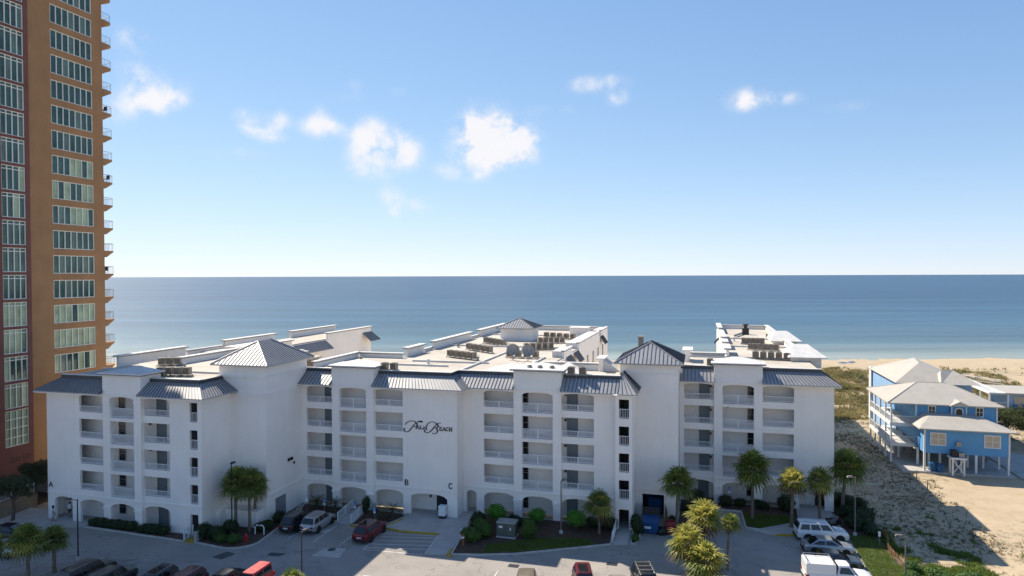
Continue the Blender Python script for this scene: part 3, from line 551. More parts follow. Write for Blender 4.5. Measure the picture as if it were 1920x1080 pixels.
def sand_mat():
    m = mat('sand', (.50, .40, .27), .95, scale=.5, col2=(.40, .31, .195), bump=.5, bscale=3.0); t = m.node_tree; n = t.nodes; l = t.links
    b = n['Principled BSDF']; base = b.inputs['Base Color'].links[0].from_socket
    g = n.new('ShaderNodeNewGeometry'); sx = n.new('ShaderNodeSeparateXYZ'); l.new(g.outputs['Position'], sx.inputs[0])
    def M_(op, a, b_=None, cl=False):
        q = n.new('ShaderNodeMath'); q.operation = op; q.use_clamp = cl
        for i, vv in enumerate((a, b_)):
            if vv is None: continue
            if isinstance(vv, (int, float)): q.inputs[i].default_value = vv
            else: l.new(vv, q.inputs[i])
        return q.outputs[0]
    d = M_('ADD', M_('MULTIPLY', sx.outputs[0], f0.x), M_('MULTIPLY', sx.outputs[1], f0.y))
    # ground litter of dead stems and low dune plants: dense between lot and dunes, gone on the beach
    tx = n.new('ShaderNodeTexNoise'); tx.inputs['Scale'].default_value = 1.1; tx.inputs['Detail'].default_value = 8; tx.inputs['Roughness'].default_value = .72; l.new(g.outputs['Position'], tx.inputs['Vector'])
    t2 = n.new('ShaderNodeTexNoise'); t2.inputs['Scale'].default_value = .09; t2.inputs['Detail'].default_value = 3; l.new(g.outputs['Position'], t2.inputs['Vector'])
    k = M_('MULTIPLY', M_('SUBTRACT', M_('ADD', tx.outputs[0], M_('MULTIPLY', t2.outputs[0], .5)), .78), 7, True)
    onland = M_('SUBTRACT', 1.0, M_('MULTIPLY', M_('SUBTRACT', d, 186), .08, True), True)
    yard = M_('MULTIPLY', M_('MULTIPLY', M_('SUBTRACT', sx.outputs[0], M_('SUBTRACT', 31.5, M_('MULTIPLY', M_('SUBTRACT', tx.outputs[0], .5), 6))), .5, True), M_('MULTIPLY', M_('SUBTRACT', sx.outputs[1], M_('ADD', 82, M_('MULTIPLY', tx.outputs[0], 7))), .4, True))
    yard = M_('MULTIPLY', yard, M_('MULTIPLY', M_('SUBTRACT', 123.0, sx.outputs[1]), .3, True))
    k = M_('MULTIPLY', M_('MULTIPLY', k, onland), M_('SUBTRACT', 1.0, M_('MULTIPLY', yard, .93)))
    mx = n.new('ShaderNodeMix'); mx.data_type = 'RGBA'; l.new(M_('MULTIPLY', k, .82), mx.inputs[0]); l.new(base, mx.inputs[6]); mx.inputs[7].default_value = (.13, .115, .065, 1)
    # wet sand by the water
    wet = M_('MULTIPLY', M_('SUBTRACT', d, 231), .16, True)
    m2 = n.new('ShaderNodeMix'); m2.data_type = 'RGBA'; l.new(M_('MULTIPLY', wet, .8), m2.inputs[0]); l.new(mx.outputs[2], m2.inputs[6]); m2.inputs[7].default_value = (.27, .23, .18, 1)
    l.new(m2.outputs[2], b.inputs['Base Color']); return m
me.materials.append(sand_mat()); tag(link('sand_ground', me), kind='structure')
# sea: a single sheet out to the horizon
sea = MB(); a = f0*(SHORE-30); 
def sp_(d, s): p = f0*d+r0*s; return (p.x, p.y, -1.5)
dist = [SHORE-30, 420, 800, 2000, 6000, 20000, 60000]
for d0, d1 in zip(dist, dist[1:]): sea.face(sp_(d0, -d0*1.5-300), sp_(d0, d0*1.5+300), sp_(d1, d1*1.5+300), sp_(d1, -d1*1.5-300))
def sea_mat():
    m = bpy.data.materials.new('sea_water'); m.use_nodes = True; t = m.node_tree; n = t.nodes; l = t.links; b = n['Principled BSDF']
    g = n.new('ShaderNodeNewGeometry'); sx = n.new('ShaderNodeSeparateXYZ'); l.new(g.outputs['Position'], sx.inputs[0])
    rot = n.new('ShaderNodeMapping'); rot.inputs['Rotation'].default_value = (0, 0, -TH); l.new(g.outputs['Position'], rot.inputs[0])
    s2 = n.new('ShaderNodeSeparateXYZ'); l.new(rot.outputs[0], s2.inputs[0])
    # big soft patches of wind and depth across the shallows
    mp = n.new('ShaderNodeMapping'); mp.inputs['Scale'].default_value = (.006, .02, 1); l.new(rot.outputs[0], mp.inputs[0])
    tn = n.new('ShaderNodeTexNoise'); tn.inputs['Scale'].default_value = 1; tn.inputs['Detail'].default_value = 6; l.new(mp.outputs[0], tn.inputs['Vector'])
    ad = n.new('ShaderNodeMath'); ad.operation = 'MULTIPLY_ADD'; l.new(tn.outputs[0], ad.inputs[0]); ad.inputs[1].default_value = 60; l.new(s2.outputs[1], ad.inputs[2])
    cr = n.new('ShaderNodeValToRGB'); mr = n.new('ShaderNodeMapRange'); mr.inputs[1].default_value = SHORE+20; mr.inputs[2].default_value = SHORE+700; l.new(ad.outputs[0], mr.inputs[0]); l.new(mr.outputs[0], cr.inputs[0])
    e = cr.color_ramp.elements; e[0].position = 0; e[0].color = (.29, .32, .285, 1); e[1].position = 1; e[1].color = (.038, .085, .145, 1)
    for p, c in ((.035, (.195, .25, .245, 1)), (.10, (.10, .17, .205, 1)), (.28, (.052, .115, .17, 1))): q = e.new(p); q.color = c
    # streaks of calm and ruffled water
    mp3 = n.new('ShaderNodeMapping'); mp3.inputs['Scale'].default_value = (.003, .03, 1); l.new(rot.outputs[0], mp3.inputs[0])
    t3 = n.new('ShaderNodeTexNoise'); t3.inputs['Scale'].default_value = 1; t3.inputs['Detail'].default_value = 7; t3.inputs['Roughness'].default_value = .65; l.new(mp3.outputs[0], t3.inputs['Vector'])
    hs = n.new('ShaderNodeHueSaturation'); l.new(cr.outputs[0], hs.inputs['Color']); mr3 = n.new('ShaderNodeMapRange'); mr3.inputs[1].default_value = .3; mr3.inputs[2].default_value = .7; mr3.inputs[3].default_value = .68; mr3.inputs[4].default_value = 1.28; l.new(t3.outputs[0], mr3.inputs[0]); l.new(mr3.outputs[0], hs.inputs['Value'])
    l.new(hs.outputs[0], b.inputs['Base Color']); b.inputs['Roughness'].default_value = .34; b.inputs['IOR'].default_value = 1.33; b.inputs['Specular IOR Level'].default_value = .16
    mp2 = n.new('ShaderNodeMapping'); mp2.inputs['Scale'].default_value = (.05, .35, 1); l.new(rot.outputs[0], mp2.inputs[0])
    w = n.new('ShaderNodeTexNoise'); w.inputs['Scale'].default_value = 1; w.inputs['Detail'].default_value = 5; w.inputs['Roughness'].default_value = .6; l.new(mp2.outputs[0], w.inputs['Vector'])
    bp = n.new('ShaderNodeBump'); bp.inputs['Strength'].default_value = .8; bp.inputs['Distance'].default_value = .7; l.new(w.outputs[0], bp.inputs['Height']); l.new(bp.outputs[0], b.inputs['Normal'])
    return m
struct('sea', sea, sea_mat())
# ------------------------------------------------------------------ car park, kerbs, beds, walks
def asphalt_mat():
    m = mat('asphalt', (.37, .335, .295), .92, scale=.16, col2=(.27, .25, .225), thr=(.3, .7), bump=.35, bscale=14, detail=8); t = m.node_tree; n = t.nodes; l = t.links; b = n['Principled BSDF']
    base = b.inputs['Base Color'].links[0].from_socket; g = n.new('ShaderNodeNewGeometry')
    vo = n.new('ShaderNodeTexVoronoi'); vo.feature = 'DISTANCE_TO_EDGE'; vo.inputs['Scale'].default_value = .17
    nz_ = n.new('ShaderNodeTexNoise'); nz_.inputs['Scale'].default_value = .8; nz_.inputs['Detail'].default_value = 5; l.new(g.outputs['Position'], nz_.inputs['Vector'])
    ad = n.new('ShaderNodeMix'); ad.data_type = 'VECTOR'; ad.inputs[0].default_value = .35
    l.new(g.outputs['Position'], ad.inputs[4]); sc = n.new('ShaderNodeVectorMath'); sc.operation = 'MULTIPLY_ADD'; l.new(nz_.outputs[1], sc.inputs[0]); sc.inputs[1].default_value = (4, 4, 0); l.new(g.outputs['Position'], sc.inputs[2]); l.new(sc.outputs[0], vo.inputs['Vector'])
    r = n.new('ShaderNodeMapRange'); r.inputs[1].default_value = 0; r.inputs[2].default_value = .012; r.inputs[3].default_value = .65; r.inputs[4].default_value = 0; l.new(vo.outputs[0], r.inputs[0])
    mx = n.new('ShaderNodeMix'); mx.data_type = 'RGBA'; l.new(r.outputs[0], mx.inputs[0]); l.new(base, mx.inputs[6]); mx.inputs[7].default_value = (.13, .125, .12, 1)
    t2 = n.new('ShaderNodeTexNoise'); t2.inputs['Scale'].default_value = .33; t2.inputs['Detail'].default_value = 6; t2.inputs['Roughness'].default_value = .7; l.new(g.outputs['Position'], t2.inputs['Vector'])
    r2 = n.new('ShaderNodeMapRange'); r2.inputs[1].default_value = .56; r2.inputs[2].default_value = .72; r2.inputs[3].default_value = 0; r2.inputs[4].default_value = .6; l.new(t2.outputs[0], r2.inputs[0])
    m2 = n.new('ShaderNodeMix'); m2.data_type = 'RGBA'; l.new(r2.outputs[0], m2.inputs[0]); l.new(mx.outputs[2], m2.inputs[6]); m2.inputs[7].default_value = (.14, .135, .13, 1)
    l.new(m2.outputs[2], b.inputs['Base Color']); return m
ASPH = asphalt_mat()
PAVE = mat('pavement_concrete', (.47, .445, .41), .9, scale=.6, var=.1, bump=.15)
KERB = mat('kerb_concrete', (.52, .50, .46), .9, var=.12, scale=1.5)
YEL = mat('yellow_kerb_paint', (.50, .34, .04), .7, var=.18, scale=2)
LINE = mat('white_line_paint', (.72, .71, .68), .8, scale=2.2, col2=(.50, .48, .45), thr=(.35, .55))
MULCH = mat('mulch', (.10, .062, .042), .95, scale=3.0, var=.25, bump=.8, bscale=10)
LAWN = mat('lawn_soil', (.07, .095, .025), .95, scale=1.2, col2=(.10, .09, .04), thr=(.3, .6), bump=.6, bscale=12)
PATCHD = mat('dark_patch', (.10, .10, .10), .9, var=.2, scale=1.5); PATCHL = mat('light_patch', (.50, .47, .42), .9, var=.12, scale=1)
mb = MB(); mb.prism([(-120, -60), (15.4, -60), (15.4, 78.6), (14.6, 85), (-2.4, 85), (-2.4, 77.9), (-8.7, 77.9), (-8.7, 74), (-46, 72), (-46, 65), (-52, 64.5), (-74.5, 62.5), (-76.5, 60), (-120, 57.5)], -.75, G); struct('parking_lot', mb, ASPH)
def inset(poly, d):
    n = len(poly); out = []; area = sum(poly[i][0]*poly[(i+1) % n][1]-poly[(i+1) % n][0]*poly[i][1] for i in range(n)); sg = 1 if area > 0 else -1
    for i in range(n):
        p0, p1, p2 = Vector(poly[i-1]), Vector(poly[i]), Vector(poly[(i+1) % n]); e1 = (p1-p0).normalized(); e2 = (p2-p1).normalized()
        n1 = Vector((-e1.y, e1.x))*sg; n2 = Vector((-e2.y, e2.x))*sg; b = (n1+n2); b = b/max(.25, b.dot(b))*2 if b.length > .1 else n1
        out.append(tuple(p1+b*d*.999))
    return out
def bed(name, poly, m, z=-.25, kerb=True, w=.16, seed=0):
    if kerb:
        q = inset(poly, w); n = len(poly); mb = MB()
        for i in range(n): j = (i+1) % n; mb.prism([poly[i], poly[j], q[j], q[i]], G-.05, z+.03)
        o = struct('kerb', mb, KERB); poly = q
    mb = MB(); mb.prism(poly, G-.05, z); return struct(name, mb, m)
def arc(cx, cy, r, a0, a1, n=6): return [(cx+r*math.cos(math.radians(a0+(a1-a0)*k/n)), cy+r*math.sin(math.radians(a0+(a1-a0)*k/n))) for k in range(n+1)]
# apron in front of the left entrance, hedge strip along A, the corner bed at T1
bed('pavement', [(-76, 58.2), (-71.6, 55.6), (-65.0, 59.1), (-65.0, 61.95), (-71.0, 61.95), (-76.4, 62.4)], PAVE, -.27, False)
bed('mulch_bed', [(-64.9, 59.0), (-51.3, 58.35), (-51.3, 60.15), (-64.9, 60.15)], MULCH, -.23)
bed('mulch_bed', [(-50.0, 58.4)]+arc(-46.1, 60.5, 2.6, -100, -10, 6)+[(-43.9, 63.4), (-44.3, 66.0), (-45.9, 72), (-46.02, 72), (-46.02, 64.96), (-50.4, 64.9)], MULCH, -.23)
bed('pavement', [(-51.2, 58.3), (-50.1, 58.3), (-50.5, 61.9), (-52.0, 61.9), (-52.0, 60.2)], YEL, -.28, False)
# beds in front of B with the ramp between them
bed('mulch_bed', [(-43.8, 66.7), (-41.0, 67.3), (-38.75, 67.5), (-39.35, 71.9), (-45.8, 71.9)], MULCH, -.22)
bed('pavement', [(-38.7, 67.2), (-36.95, 66.9), (-37.55, 72.2), (-39.3, 72.2)], PAVE, -.25, False)
bed('mulch_bed', [(-36.9, 66.9), (-33.3, 67.2), (-32.0, 70.9), (-33.0, 71.9), (-37.5, 71.9)], MULCH, -.22)
bed('pavement', [(-33.2, 67.2), (-30.8, 66.75), (-26.5, 67.0), (-25.9, 61.9), (-23.6, 62.3), (-24.3, 69.0), (-24.9, 72.6), (-24.7, 75.9), (-32.6, 73.7), (-32.4, 71.95), (-32.0, 70.9)], PAVE, -.24, False)
def yellow(pts):
    for p, q in zip(pts, pts[1:]):
        d = (Vector(q)-Vector(p)).normalized(); nrm = Vector((-d.y, d.x))*.11; P0, Q0 = Vector(p), Vector(q)
        mb = MB(); mb.prism([tuple(P0-nrm), tuple(Q0-nrm), tuple(Q0+nrm), tuple(P0+nrm)], G-.02, -.19); struct('yellow_kerb', mb, YEL)
yellow([(-32.1, 70.2), (-32.75, 68.2), (-33.35, 67.2), (-30.85, 66.72)]); yellow([(-30.7, 66.72), (-26.55, 66.95)])
yellow([(-40.6, 67.05), (-39.0, 67.3)]); yellow([(-37.0, 67.05), (-36.2, 66.75)]); yellow([(-23.75, 62.1), (-23.2, 62.05)]); yellow([(-23.85, 63.6), (-23.75, 62.1)])
# the planted island in front of C
bed('mulch_bed', [(-23.5, 62.35), (-20.8, 62.9), (-17.3, 64.1), (-12.5, 66.7), (-8.6, 68.9), (-8.9, 73.3), (-9.2, 74.1), (-24.4, 74.1), (-24.4, 69.5)], MULCH, -.22)
mb = MB(); mb.prism([(-20.6, 63.3), (-17.4, 64.5), (-12.6, 67.0), (-10.2, 68.3), (-11.2, 69.6), (-14.5, 69.0), (-17.6, 67.6), (-20.8, 65.4)], -.22, -.2); struct('lawn', mb, LAWN)
bed('pavement', [(-8.5, 68.85), (-6.95, 69.5), (-7.3, 77.8), (-8.4, 77.8)], PAVE, -.24, False)
bed('mulch_bed', [(-6.85, 69.6), (-6.2, 69.7), (-5.9, 71.2), (-6.3, 77.9), (-6.9, 77.9)], MULCH, -.23)
bed('mulch_bed', [(-2.7, 71.9), (-1.2, 72.4), (1.7, 81.7), (1.7, 85.1), (-2.3, 85.1), (-2.4, 77.9), (-3.5, 77.9)], MULCH, -.23)
# in front of D
bed('mulch_bed', [(1.9, 82.6), (4.55, 82.4), (4.75, 77.3), (6.2, 77.0), (10.7, 80.4), (11.0, 85.1), (1.9, 85.1)], MULCH, -.23)
mb = MB(); mb.prism([(4.9, 81.6), (4.95, 77.6), (6.2, 77.3), (10.3, 80.5), (10.2, 82.0)], -.23, -.205); struct('lawn', mb, LAWN)
bed('pavement', [(4.75, 77.1), (7.6, 75.9), (8.6, 76.3), (12.6, 81.2), (14.6, 82.4), (14.6, 86.9), (11.1, 86.9), (10.8, 80.4), (6.2, 76.95)], PAVE, -.25, False)
bed('mulch_bed', [(8.75, 76.35), (10.2, 76.6), (14.6, 80.0), (14.8, 82.2), (12.8, 81.1)], MULCH, -.24)
yellow([(7.7, 75.85), (10.2, 76.45)])
bed('mulch_bed', [(14.75, 77.6), (18.2, 78.6), (18.2, 92), (14.95, 92), (14.9, 82.5)], MULCH, -.26, False)
mb = MB(); mb.prism([(15.0, 52), (20.6, 52), (19.8, 66), (18.0, 71.5), (17.9, 79.0), (14.95, 77.9), (15.0, 70)], -.9, -.28); struct('lawn', mb, LAWN)
# painted lines
def strip(p, q, w=.1, m=LINE, z=G+.004, name='painted_line'):
    d = (Vector(q)-Vector(p)).normalized(); nrm = Vector((-d.y, d.x))*w/2; a, b = Vector(p), Vector(q); mb = MB()
    mb.face((*(a-nrm), z), (*(b-nrm), z), (*(b+nrm), z), (*(a+nrm), z)); return struct(name, mb, m)
strip((-32.5, 61.5), (-32.65, 66.9)); strip((-32.4, 61.45), (-26.1, 61.75)); strip((-26.05, 61.9), (-26.6, 66.85))
for k in range(5): strip((-32.45, 61.9+k*1.0), (-26.3, min(66.7, 63.1+k*1.0)), z=G+.006)
for x in (-44.1, -41.0-.35, -38.4, -35.3): strip((x, 62.0), (x+.05, 66.6), .09, z=G+.006) if x > -44 else None
for k in range(6): strip((9.7, 63.2+k*2.75), (14.8, 63.2+k*2.75), .09)
for k in range(9): strip((-58.5+k*2.75, 45.0), (-58.5+k*2.75, 50.3), .09)
for k in range(12): strip((-18+k*2.8, 55.0), (-18+k*2.8, 60.2), .09)
def patch(pts, m, name, z=G+.005):
    mb = MB(); mb.face(*[(p[0], p[1], z) for p in pts]); return struct(name, mb, m)
patch([(-45.9, 55.9), (-44.6, 55.7), (-44.1, 57.2), (-45.3, 57.5)], PATCHD, 'asphalt_patch')
patch([(-40.9, 57.6), (-39.6, 57.8), (-39.3, 58.6), (-41.0, 58.4)], PATCHD, 'asphalt_patch')
patch([(-36.6, 58.7), (-33.8, 59.0), (-34.2, 61.2), (-36.3, 60.9)], PATCHL, 'concrete_patch')
patch([(-39.6, 64.3), (-38.4, 64.4), (-38.3, 65.6), (-39.4, 65.5)], PATCHL, 'concrete_patch')
mb = MB(); mb.lathe([(.42, G-.01), (.42, G+.012), (.3, G+.014)], 16, (-35.5, 60.6)); struct('manhole_cover', mb, CAPD)
for x, y in ((-16.9, 61.6), (-8.0, 64.4)):
    mb = MB(); mb.box(x-.5, x+.5, y-.35, y+.35, G-.02, G+.008)
    for k in range(6): mb.box(x-.45+k*.16, x-.38+k*.16, y-.3, y+.3, G+.01, G+.03)
    struct('drain_grate', mb, CAPD)
# ------------------------------------------------------------------ plants
LEAFP = mat('palm_leaf', (.23, .28, .07), .5, scale=1.1, col2=(.135, .18, .048), thr=(.35, .65), transl=.45, spec=.3)
LEAFY = mat('palm_leaf_sun_yellow', (.54, .48, .12), .5, scale=1.1, col2=(.33, .34, .08), thr=(.35, .65), transl=.5, spec=.3)  # yellow of scattered leaves; paints the sun's glow into the golden palms
DEADL = mat('palm_leaf_dead', (.20, .14, .075), .8, var=.25, scale=2, transl=.3)
LEAFS = mat('shrub_leaf', (.10, .19, .038), .6, scale=1.6, col2=(.06, .115, .027), thr=(.35, .65), transl=.3, spec=.3)
LEAFD = mat('hedge_leaf', (.055, .085, .032), .6, scale=1.5, col2=(.03, .05, .02), thr=(.35, .65), transl=.25, spec=.3)
LEAFB = mat('bright_shrub_leaf', (.12, .34, .04), .6, scale=1.8, col2=(.075, .21, .028), thr=(.35, .65), transl=.35, spec=.3)
LEAFT = mat('tree_leaf', (.085, .11, .05), .6, scale=1.0, col2=(.05, .07, .036), thr=(.35, .65), transl=.3, spec=.3)
LEAFC = mat('cycad_leaf', (.035, .07, .028), .45, scale=2, var=.2, transl=.25)
LEAFTW = mat('thicket_leaf', (.10, .115, .03), .6, scale=.8, col2=(.05, .07, .02), thr=(.35, .65), transl=.35, spec=.3)
BARK = mat('palm_bark', (.20, .165, .125), .95, scale=2.5, var=.25, bump=.9, bscale=6, stretch=(1, 1, 3)); BARKT = mat('tree_bark', (.13, .105, .085), .95, scale=2, var=.25, bump=.8)
GRASSM = mat('grass_blade', (.17, .25, .04), .7, scale=.8, col2=(.12, .16, .03), transl=.4); DUNEG = mat('dune_grass', (.38, .31, .14), .8, scale=.16, col2=(.21, .20, .08), thr=(.38, .62), transl=.35)
LITTER = mat('dry_dune_plant', (.23, .175, .095), .85, scale=.6, col2=(.12, .115, .05), thr=(.35, .65), transl=.2)
def raw(name, V, F, m, mats_idx=None):
    me = bpy.data.meshes.new(name); V = np.asarray(V, dtype=np.float32); me.vertices.add(len(V)); me.vertices.foreach_set('co', V.ravel())
    F = np.asarray(F, dtype=np.int32); k = F.shape[1]; me.loops.add(F.size); me.loops.foreach_set('vertex_index', F.ravel()); me.polygons.add(len(F))
    me.polygons.foreach_set('loop_start', np.arange(0, F.size, k, dtype=np.int32)); me.polygons.foreach_set('loop_total', np.full(len(F), k, dtype=np.int32))
    for q in (m if isinstance(m, list) else [m]): me.materials.append(q)
    if mats_idx is not None: me.polygons.foreach_set('material_index', np.asarray(mats_idx, dtype=np.int32))
    me.update(); me.validate(); return me
def fan_crown(seed, n=46, R=1.05, droop=1.0, yellow=.15, dead=.12):
    r = np.random.default_rng(seed); V, F, I = [], [], []
    for k in range(n):
        t = (k+.5)/n; a = k*2.39996+r.uniform(-.3, .3); e = math.radians(88-128*t**.85+r.uniform(-9, 9))    # from upright to hanging
        d = np.array([math.cos(a)*math.cos(e), math.sin(a)*math.cos(e), math.sin(e)]); pl = r.uniform(.55, .95)*(1.0 if t < .8 else .75)
        side = np.cross(d, [0, 0, 1]); side /= np.linalg.norm(side)+1e-6; nrm = np.cross(side, d)
        mi = 2 if (t > 1-dead and r.random() < .8) else (1 if r.random() < yellow else 0)
        b0 = d*.18; tip = d*pl; tip[2] -= .12*pl*droop; w = .022
        i = len(V); V += [b0-side*w, b0+side*w, tip+side*w*.7, tip-side*w*.7]; F.append((i, i+1, i+2, i+3)); I.append(mi)
        nb = 15; RR = R*r.uniform(.8, 1.1)
        for q in range(nb):
            ph = math.radians(-118+236*q/(nb-1)); ln = RR*(1-.28*abs(ph/2.06)**2)*r.uniform(.9, 1.08)
            dd = d*math.cos(ph)+side*math.sin(ph); dd /= np.linalg.norm(dd); pw = np.cross(dd, nrm)*.062*R
            fold = nrm*(.06 if q % 2 else -.03)*R
            m = tip+dd*ln*.55+fold-np.array([0, 0, .07*droop*ln]); e_ = tip+dd*ln-np.array([0, 0, (.34+.25*max(0, -d[2]))*droop*ln])+fold*.3
            i = len(V); V += [tip-pw*.25, tip+pw*.25, m+pw, m-pw]; F.append((i, i+1, i+2, i+3)); I.append(mi)
            i = len(V); V += [m-pw, m+pw, e_+pw*.12, e_-pw*.12]; F.append((i, i+1, i+2, i+3)); I.append(mi)
    return raw('crown', V, F, [LEAFP, LEAFY, DEADL], I)
def trunk_mesh(h, r0=.17, r1=.14, bend=(0, 0), m=None, boots=True, seed=1):
    r = random.Random(seed); mb = MB(); n = 8; pts, rs = [], []
    for k in range(n+1):
        t = k/n; pts.append((bend[0]*t*t, bend[1]*t*t, h*t)); rs.append((r0*(1.35-.35*min(1, t*5)))*(1-t)+r1*t+r.uniform(-.012, .012))
    mb.tube(pts, rs, 9)
    if boots:
        for k in range(26):                                # old leaf bases below the crown
            z = h-.05-1.0*(k/26); a = k*2.4; x, y = bend[0]*(z/h)**2, bend[1]*(z/h)**2; q = r1*.9
            mb.tube([(x+q*math.cos(a), y+q*math.sin(a), z-.12), (x+(q+.15)*math.cos(a), y+(q+.15)*math.sin(a), z+.16)], [.05, .025], 4)
    return mb.mesh('trunk', m or BARK, smooth=False)
CR = [fan_crown(1), fan_crown(2, 52, 1.1), fan_crown(3, 40, .98, 1.15, .3, .2), fan_crown(4, 44, 1.0, 1.0, .55, .25)]
def palm(x, y, h, s, v, label, bend=(0, 0), rot=0., group='fan palms of the car park', z=-.25, r=.17):
    t = thing('fan_palm', label, 'palm tree', (x, y, z), 0, group)
    link('trunk', trunk_mesh(h, r, r*.82, bend, seed=int(abs(x*10))), t); c = link('crown', CR[v], t, (bend[0], bend[1], h), rot); c.scale = (s, s, s*1.05); return t
palm(-48.15, 62.5, 5.2, 1.15, 1, 'left fan palm of the pair by the white annex, behind the dark pole', (.1, 0), .3)
palm(-46.4, 62.5, 5.0, 1.3, 0, 'right one of the two fan palms by the white annex, beside the hydrant', (-.1, 0), 1.2)
palm(-47.0, 64.2, 4.6, 1.0, 2, 'slender fan palm standing behind the pair at the tall white wall', (.1, .1), 2.)
palm(-2.36, 75.0, 5.0, 1.28, 0, 'tall fan palm just right of the blue skip', (.15, 0), .7)
palm(5.7, 80.1, 5.7, 1.42, 1, 'largest dark fan palm, on the small lawn before the right block', (.0, 0), 2.2)
palm(9.6, 78.7, 4.9, 1.12, 3, 'sunlit yellowish fan palm behind the white wagon with brown hanging leaves', (.1, 0), 1.)
palm(12.65, 80.3, 4.8, 1.15, 2, 'sunlit green fan palm in front of the right entrance arch', (-.05, 0), .1)
palm(15.9, 85.5, 5.2, 1.45, 1, 'shaded dark fan palm at the far right corner of the white building', (.5, .1), .4, r=.2)
palm(-10.2, 71.3, 3.2, 1.15, 2, 'small fan palm on the island left of the stair walk', (0, 0), .9, r=.14)
palm(-57.9, 46.9, 3.9, 1.15, 2, 'left one of the two fan palms at the lower left edge of the lot', (-.1, 0), .2, z=G)
palm(-57.6, 49.2, 3.1, .92, 0, 'right one of the two fan palms at the lower left, beside the lamp post', (0, 0), 1.9, z=G)
palm(-61.5, 46.0, 3.2, 1.1, 3, 'fan palm cut by the left edge of the picture, over the parked car', (0, 0), .8, z=G)
palm(.35, 64.6, 5.0, 1.22, 3, 'uppermost of the sunlit yellow palms in the lot island', (.1, .2), .5, z=G)
palm(-.95, 62.5, 3.4, 1.2, 3, 'left one of the sunlit yellow palms in the lot island', (-.1, 0), 1.5, z=G)
palm(.35, 61.2, 2.5, 1.3, 3, 'lower right of the sunlit yellow palms in the lot island', (.1, -.1), 2.6, z=G)
palm(2.5, 66.0, 4.4, .7, 2, 'smallest greenish palm at the right side of the lot island', (.25, 0), 3.3, z=G, r=.12)
palm(-33.2, 50.2, 1.5, .9, 2, 'low green palm top beside the front lamp post', (0, 0), 1.1, z=G)
# leafy volumes: many small leaf faces through an uneven crown
def leaf_cloud(seed, blobs, n, size, m, core=True, flat=.0):
    r = np.random.default_rng(seed); V, F = [], []
    wts = np.array([b[3]*b[4]*b[5] for b in blobs])**.67; wts /= wts.sum()
    for (cx, cy, cz, rx, ry, rz), w in zip(blobs, wts):
        k = max(8, int(n*w)); d = r.normal(size=(k, 3)); d /= np.linalg.norm(d, axis=1)[:, None]
        rad = (.62+.42*r.random(k)**.6)*(1+.16*np.sin(d[:, 0]*5+seed)*np.cos(d[:, 1]*6+d[:, 2]*4))
        c = np.array([cx, cy, cz])+d*rad[:, None]*np.array([rx, ry, rz])
        nr = d+r.normal(size=(k, 3))*.65; nr /= np.linalg.norm(nr, axis=1)[:, None]
        a = np.cross(nr, r.normal(size=(k, 3))); a /= np.linalg.norm(a, axis=1)[:, None]; b = np.cross(nr, a); s = (size*r.uniform(.6, 1.25, k))[:, None]
        i = len(V)*0+sum(len(q) for q in V); V.append(np.stack([c-a*s, c+b*s*.5, c+a*s, c-b*s*.5], 1).reshape(-1, 3)); F.append(np.arange(k*4).reshape(k, 4)+i)
        if core:
            bm = bmesh.new(); bmesh.ops.create_icosphere(bm, subdivisions=2, radius=.74); vs = np.array([v.co[:] for v in bm.verts])*np.array([rx, ry, rz])+np.array([cx, cy, cz]); fs = np.array([[v.index for v in f.verts] for f in bm.faces]); bm.free()
            fs = np.concatenate([fs, fs[:, :1]*0+fs[:, 2:3]], 1); i = sum(len(q) for q in V); V.append(vs); F.append(fs+i)
    V = np.concatenate(V); F = np.concatenate(F)
    me = bpy.data.meshes.new('foliage'); me.from_pydata(V.tolist(), [], [tuple(dict.fromkeys(f)) for f in F.tolist()]); me.materials.append(m); return me
def twig_mesh(n, r, h, m=BARKT, seed=0):
    q = random.Random(seed); mb = MB()
    for k in range(n): a = k*2*math.pi/n+q.random(); mb.tube([(0, 0, 0), (math.cos(a)*r*.35, math.sin(a)*r*.35, h*.5), (math.cos(a)*r, math.sin(a)*r, h)], [.05, .035, .015], 5)
    return mb.mesh('stems', m)
BALL = [leaf_cloud(s, [(0, 0, .62, .78, .78, .6)], 1500, .075, m) for s, m in ((1, LEAFS), (2, LEAFD), (3, LEAFB))]
LOOSE = [leaf_cloud(s, [(0, 0, .6, .7, .7, .6), (.4, .2, .75, .5, .5, .45), (-.4, -.1, .55, .5, .6, .45), (.05, -.35, .4, .6, .5, .4)], 1900, .085, m) for s, m in ((5, LEAFS), (6, LEAFD))]
STEM = twig_mesh(5, .4, .5)
def shrub(x, y, sx, sy, sz, mesh, label, group='shrubs round the building', z=-.25, rot=None, name='shrub', stem=0.):
    t = thing(name, label, 'shrub', (x, y, z), rot if rot is not None else (x*7.3) % 6, group)
    st = link('stems', STEM, t); st.scale = (sx*.7, sy*.7, max(.6, stem+.5)); c = link('foliage', mesh, t, (0, 0, stem)); c.scale = (sx, sy, sz); return t
for k in range(6): shrub(-64.0+k*.98, 59.55, .85, .6, .72+.06*(k % 2), LOOSE[1], ordn(k)+' dark clump from the left in the clipped hedge left of the entrance bays', 'clipped hedge by the left block', rot=0)
for k in range(4): shrub(-57.4+k*.9, 59.4, .8, .62, .7+.08*(k % 3), LOOSE[1], ordn(k)+' dark clump from the left in the short hedge under the near doors', 'short hedge by the left block', rot=0)
shrub(-49.9, 59.7, 1.15, 1.1, 1.25, BALL[1], 'large dark round bush beside the yellow ramp'); shrub(-48.4, 59.7, 1.15, 1.1, 1.15, BALL[1], 'second dark round bush from the yellow ramp')
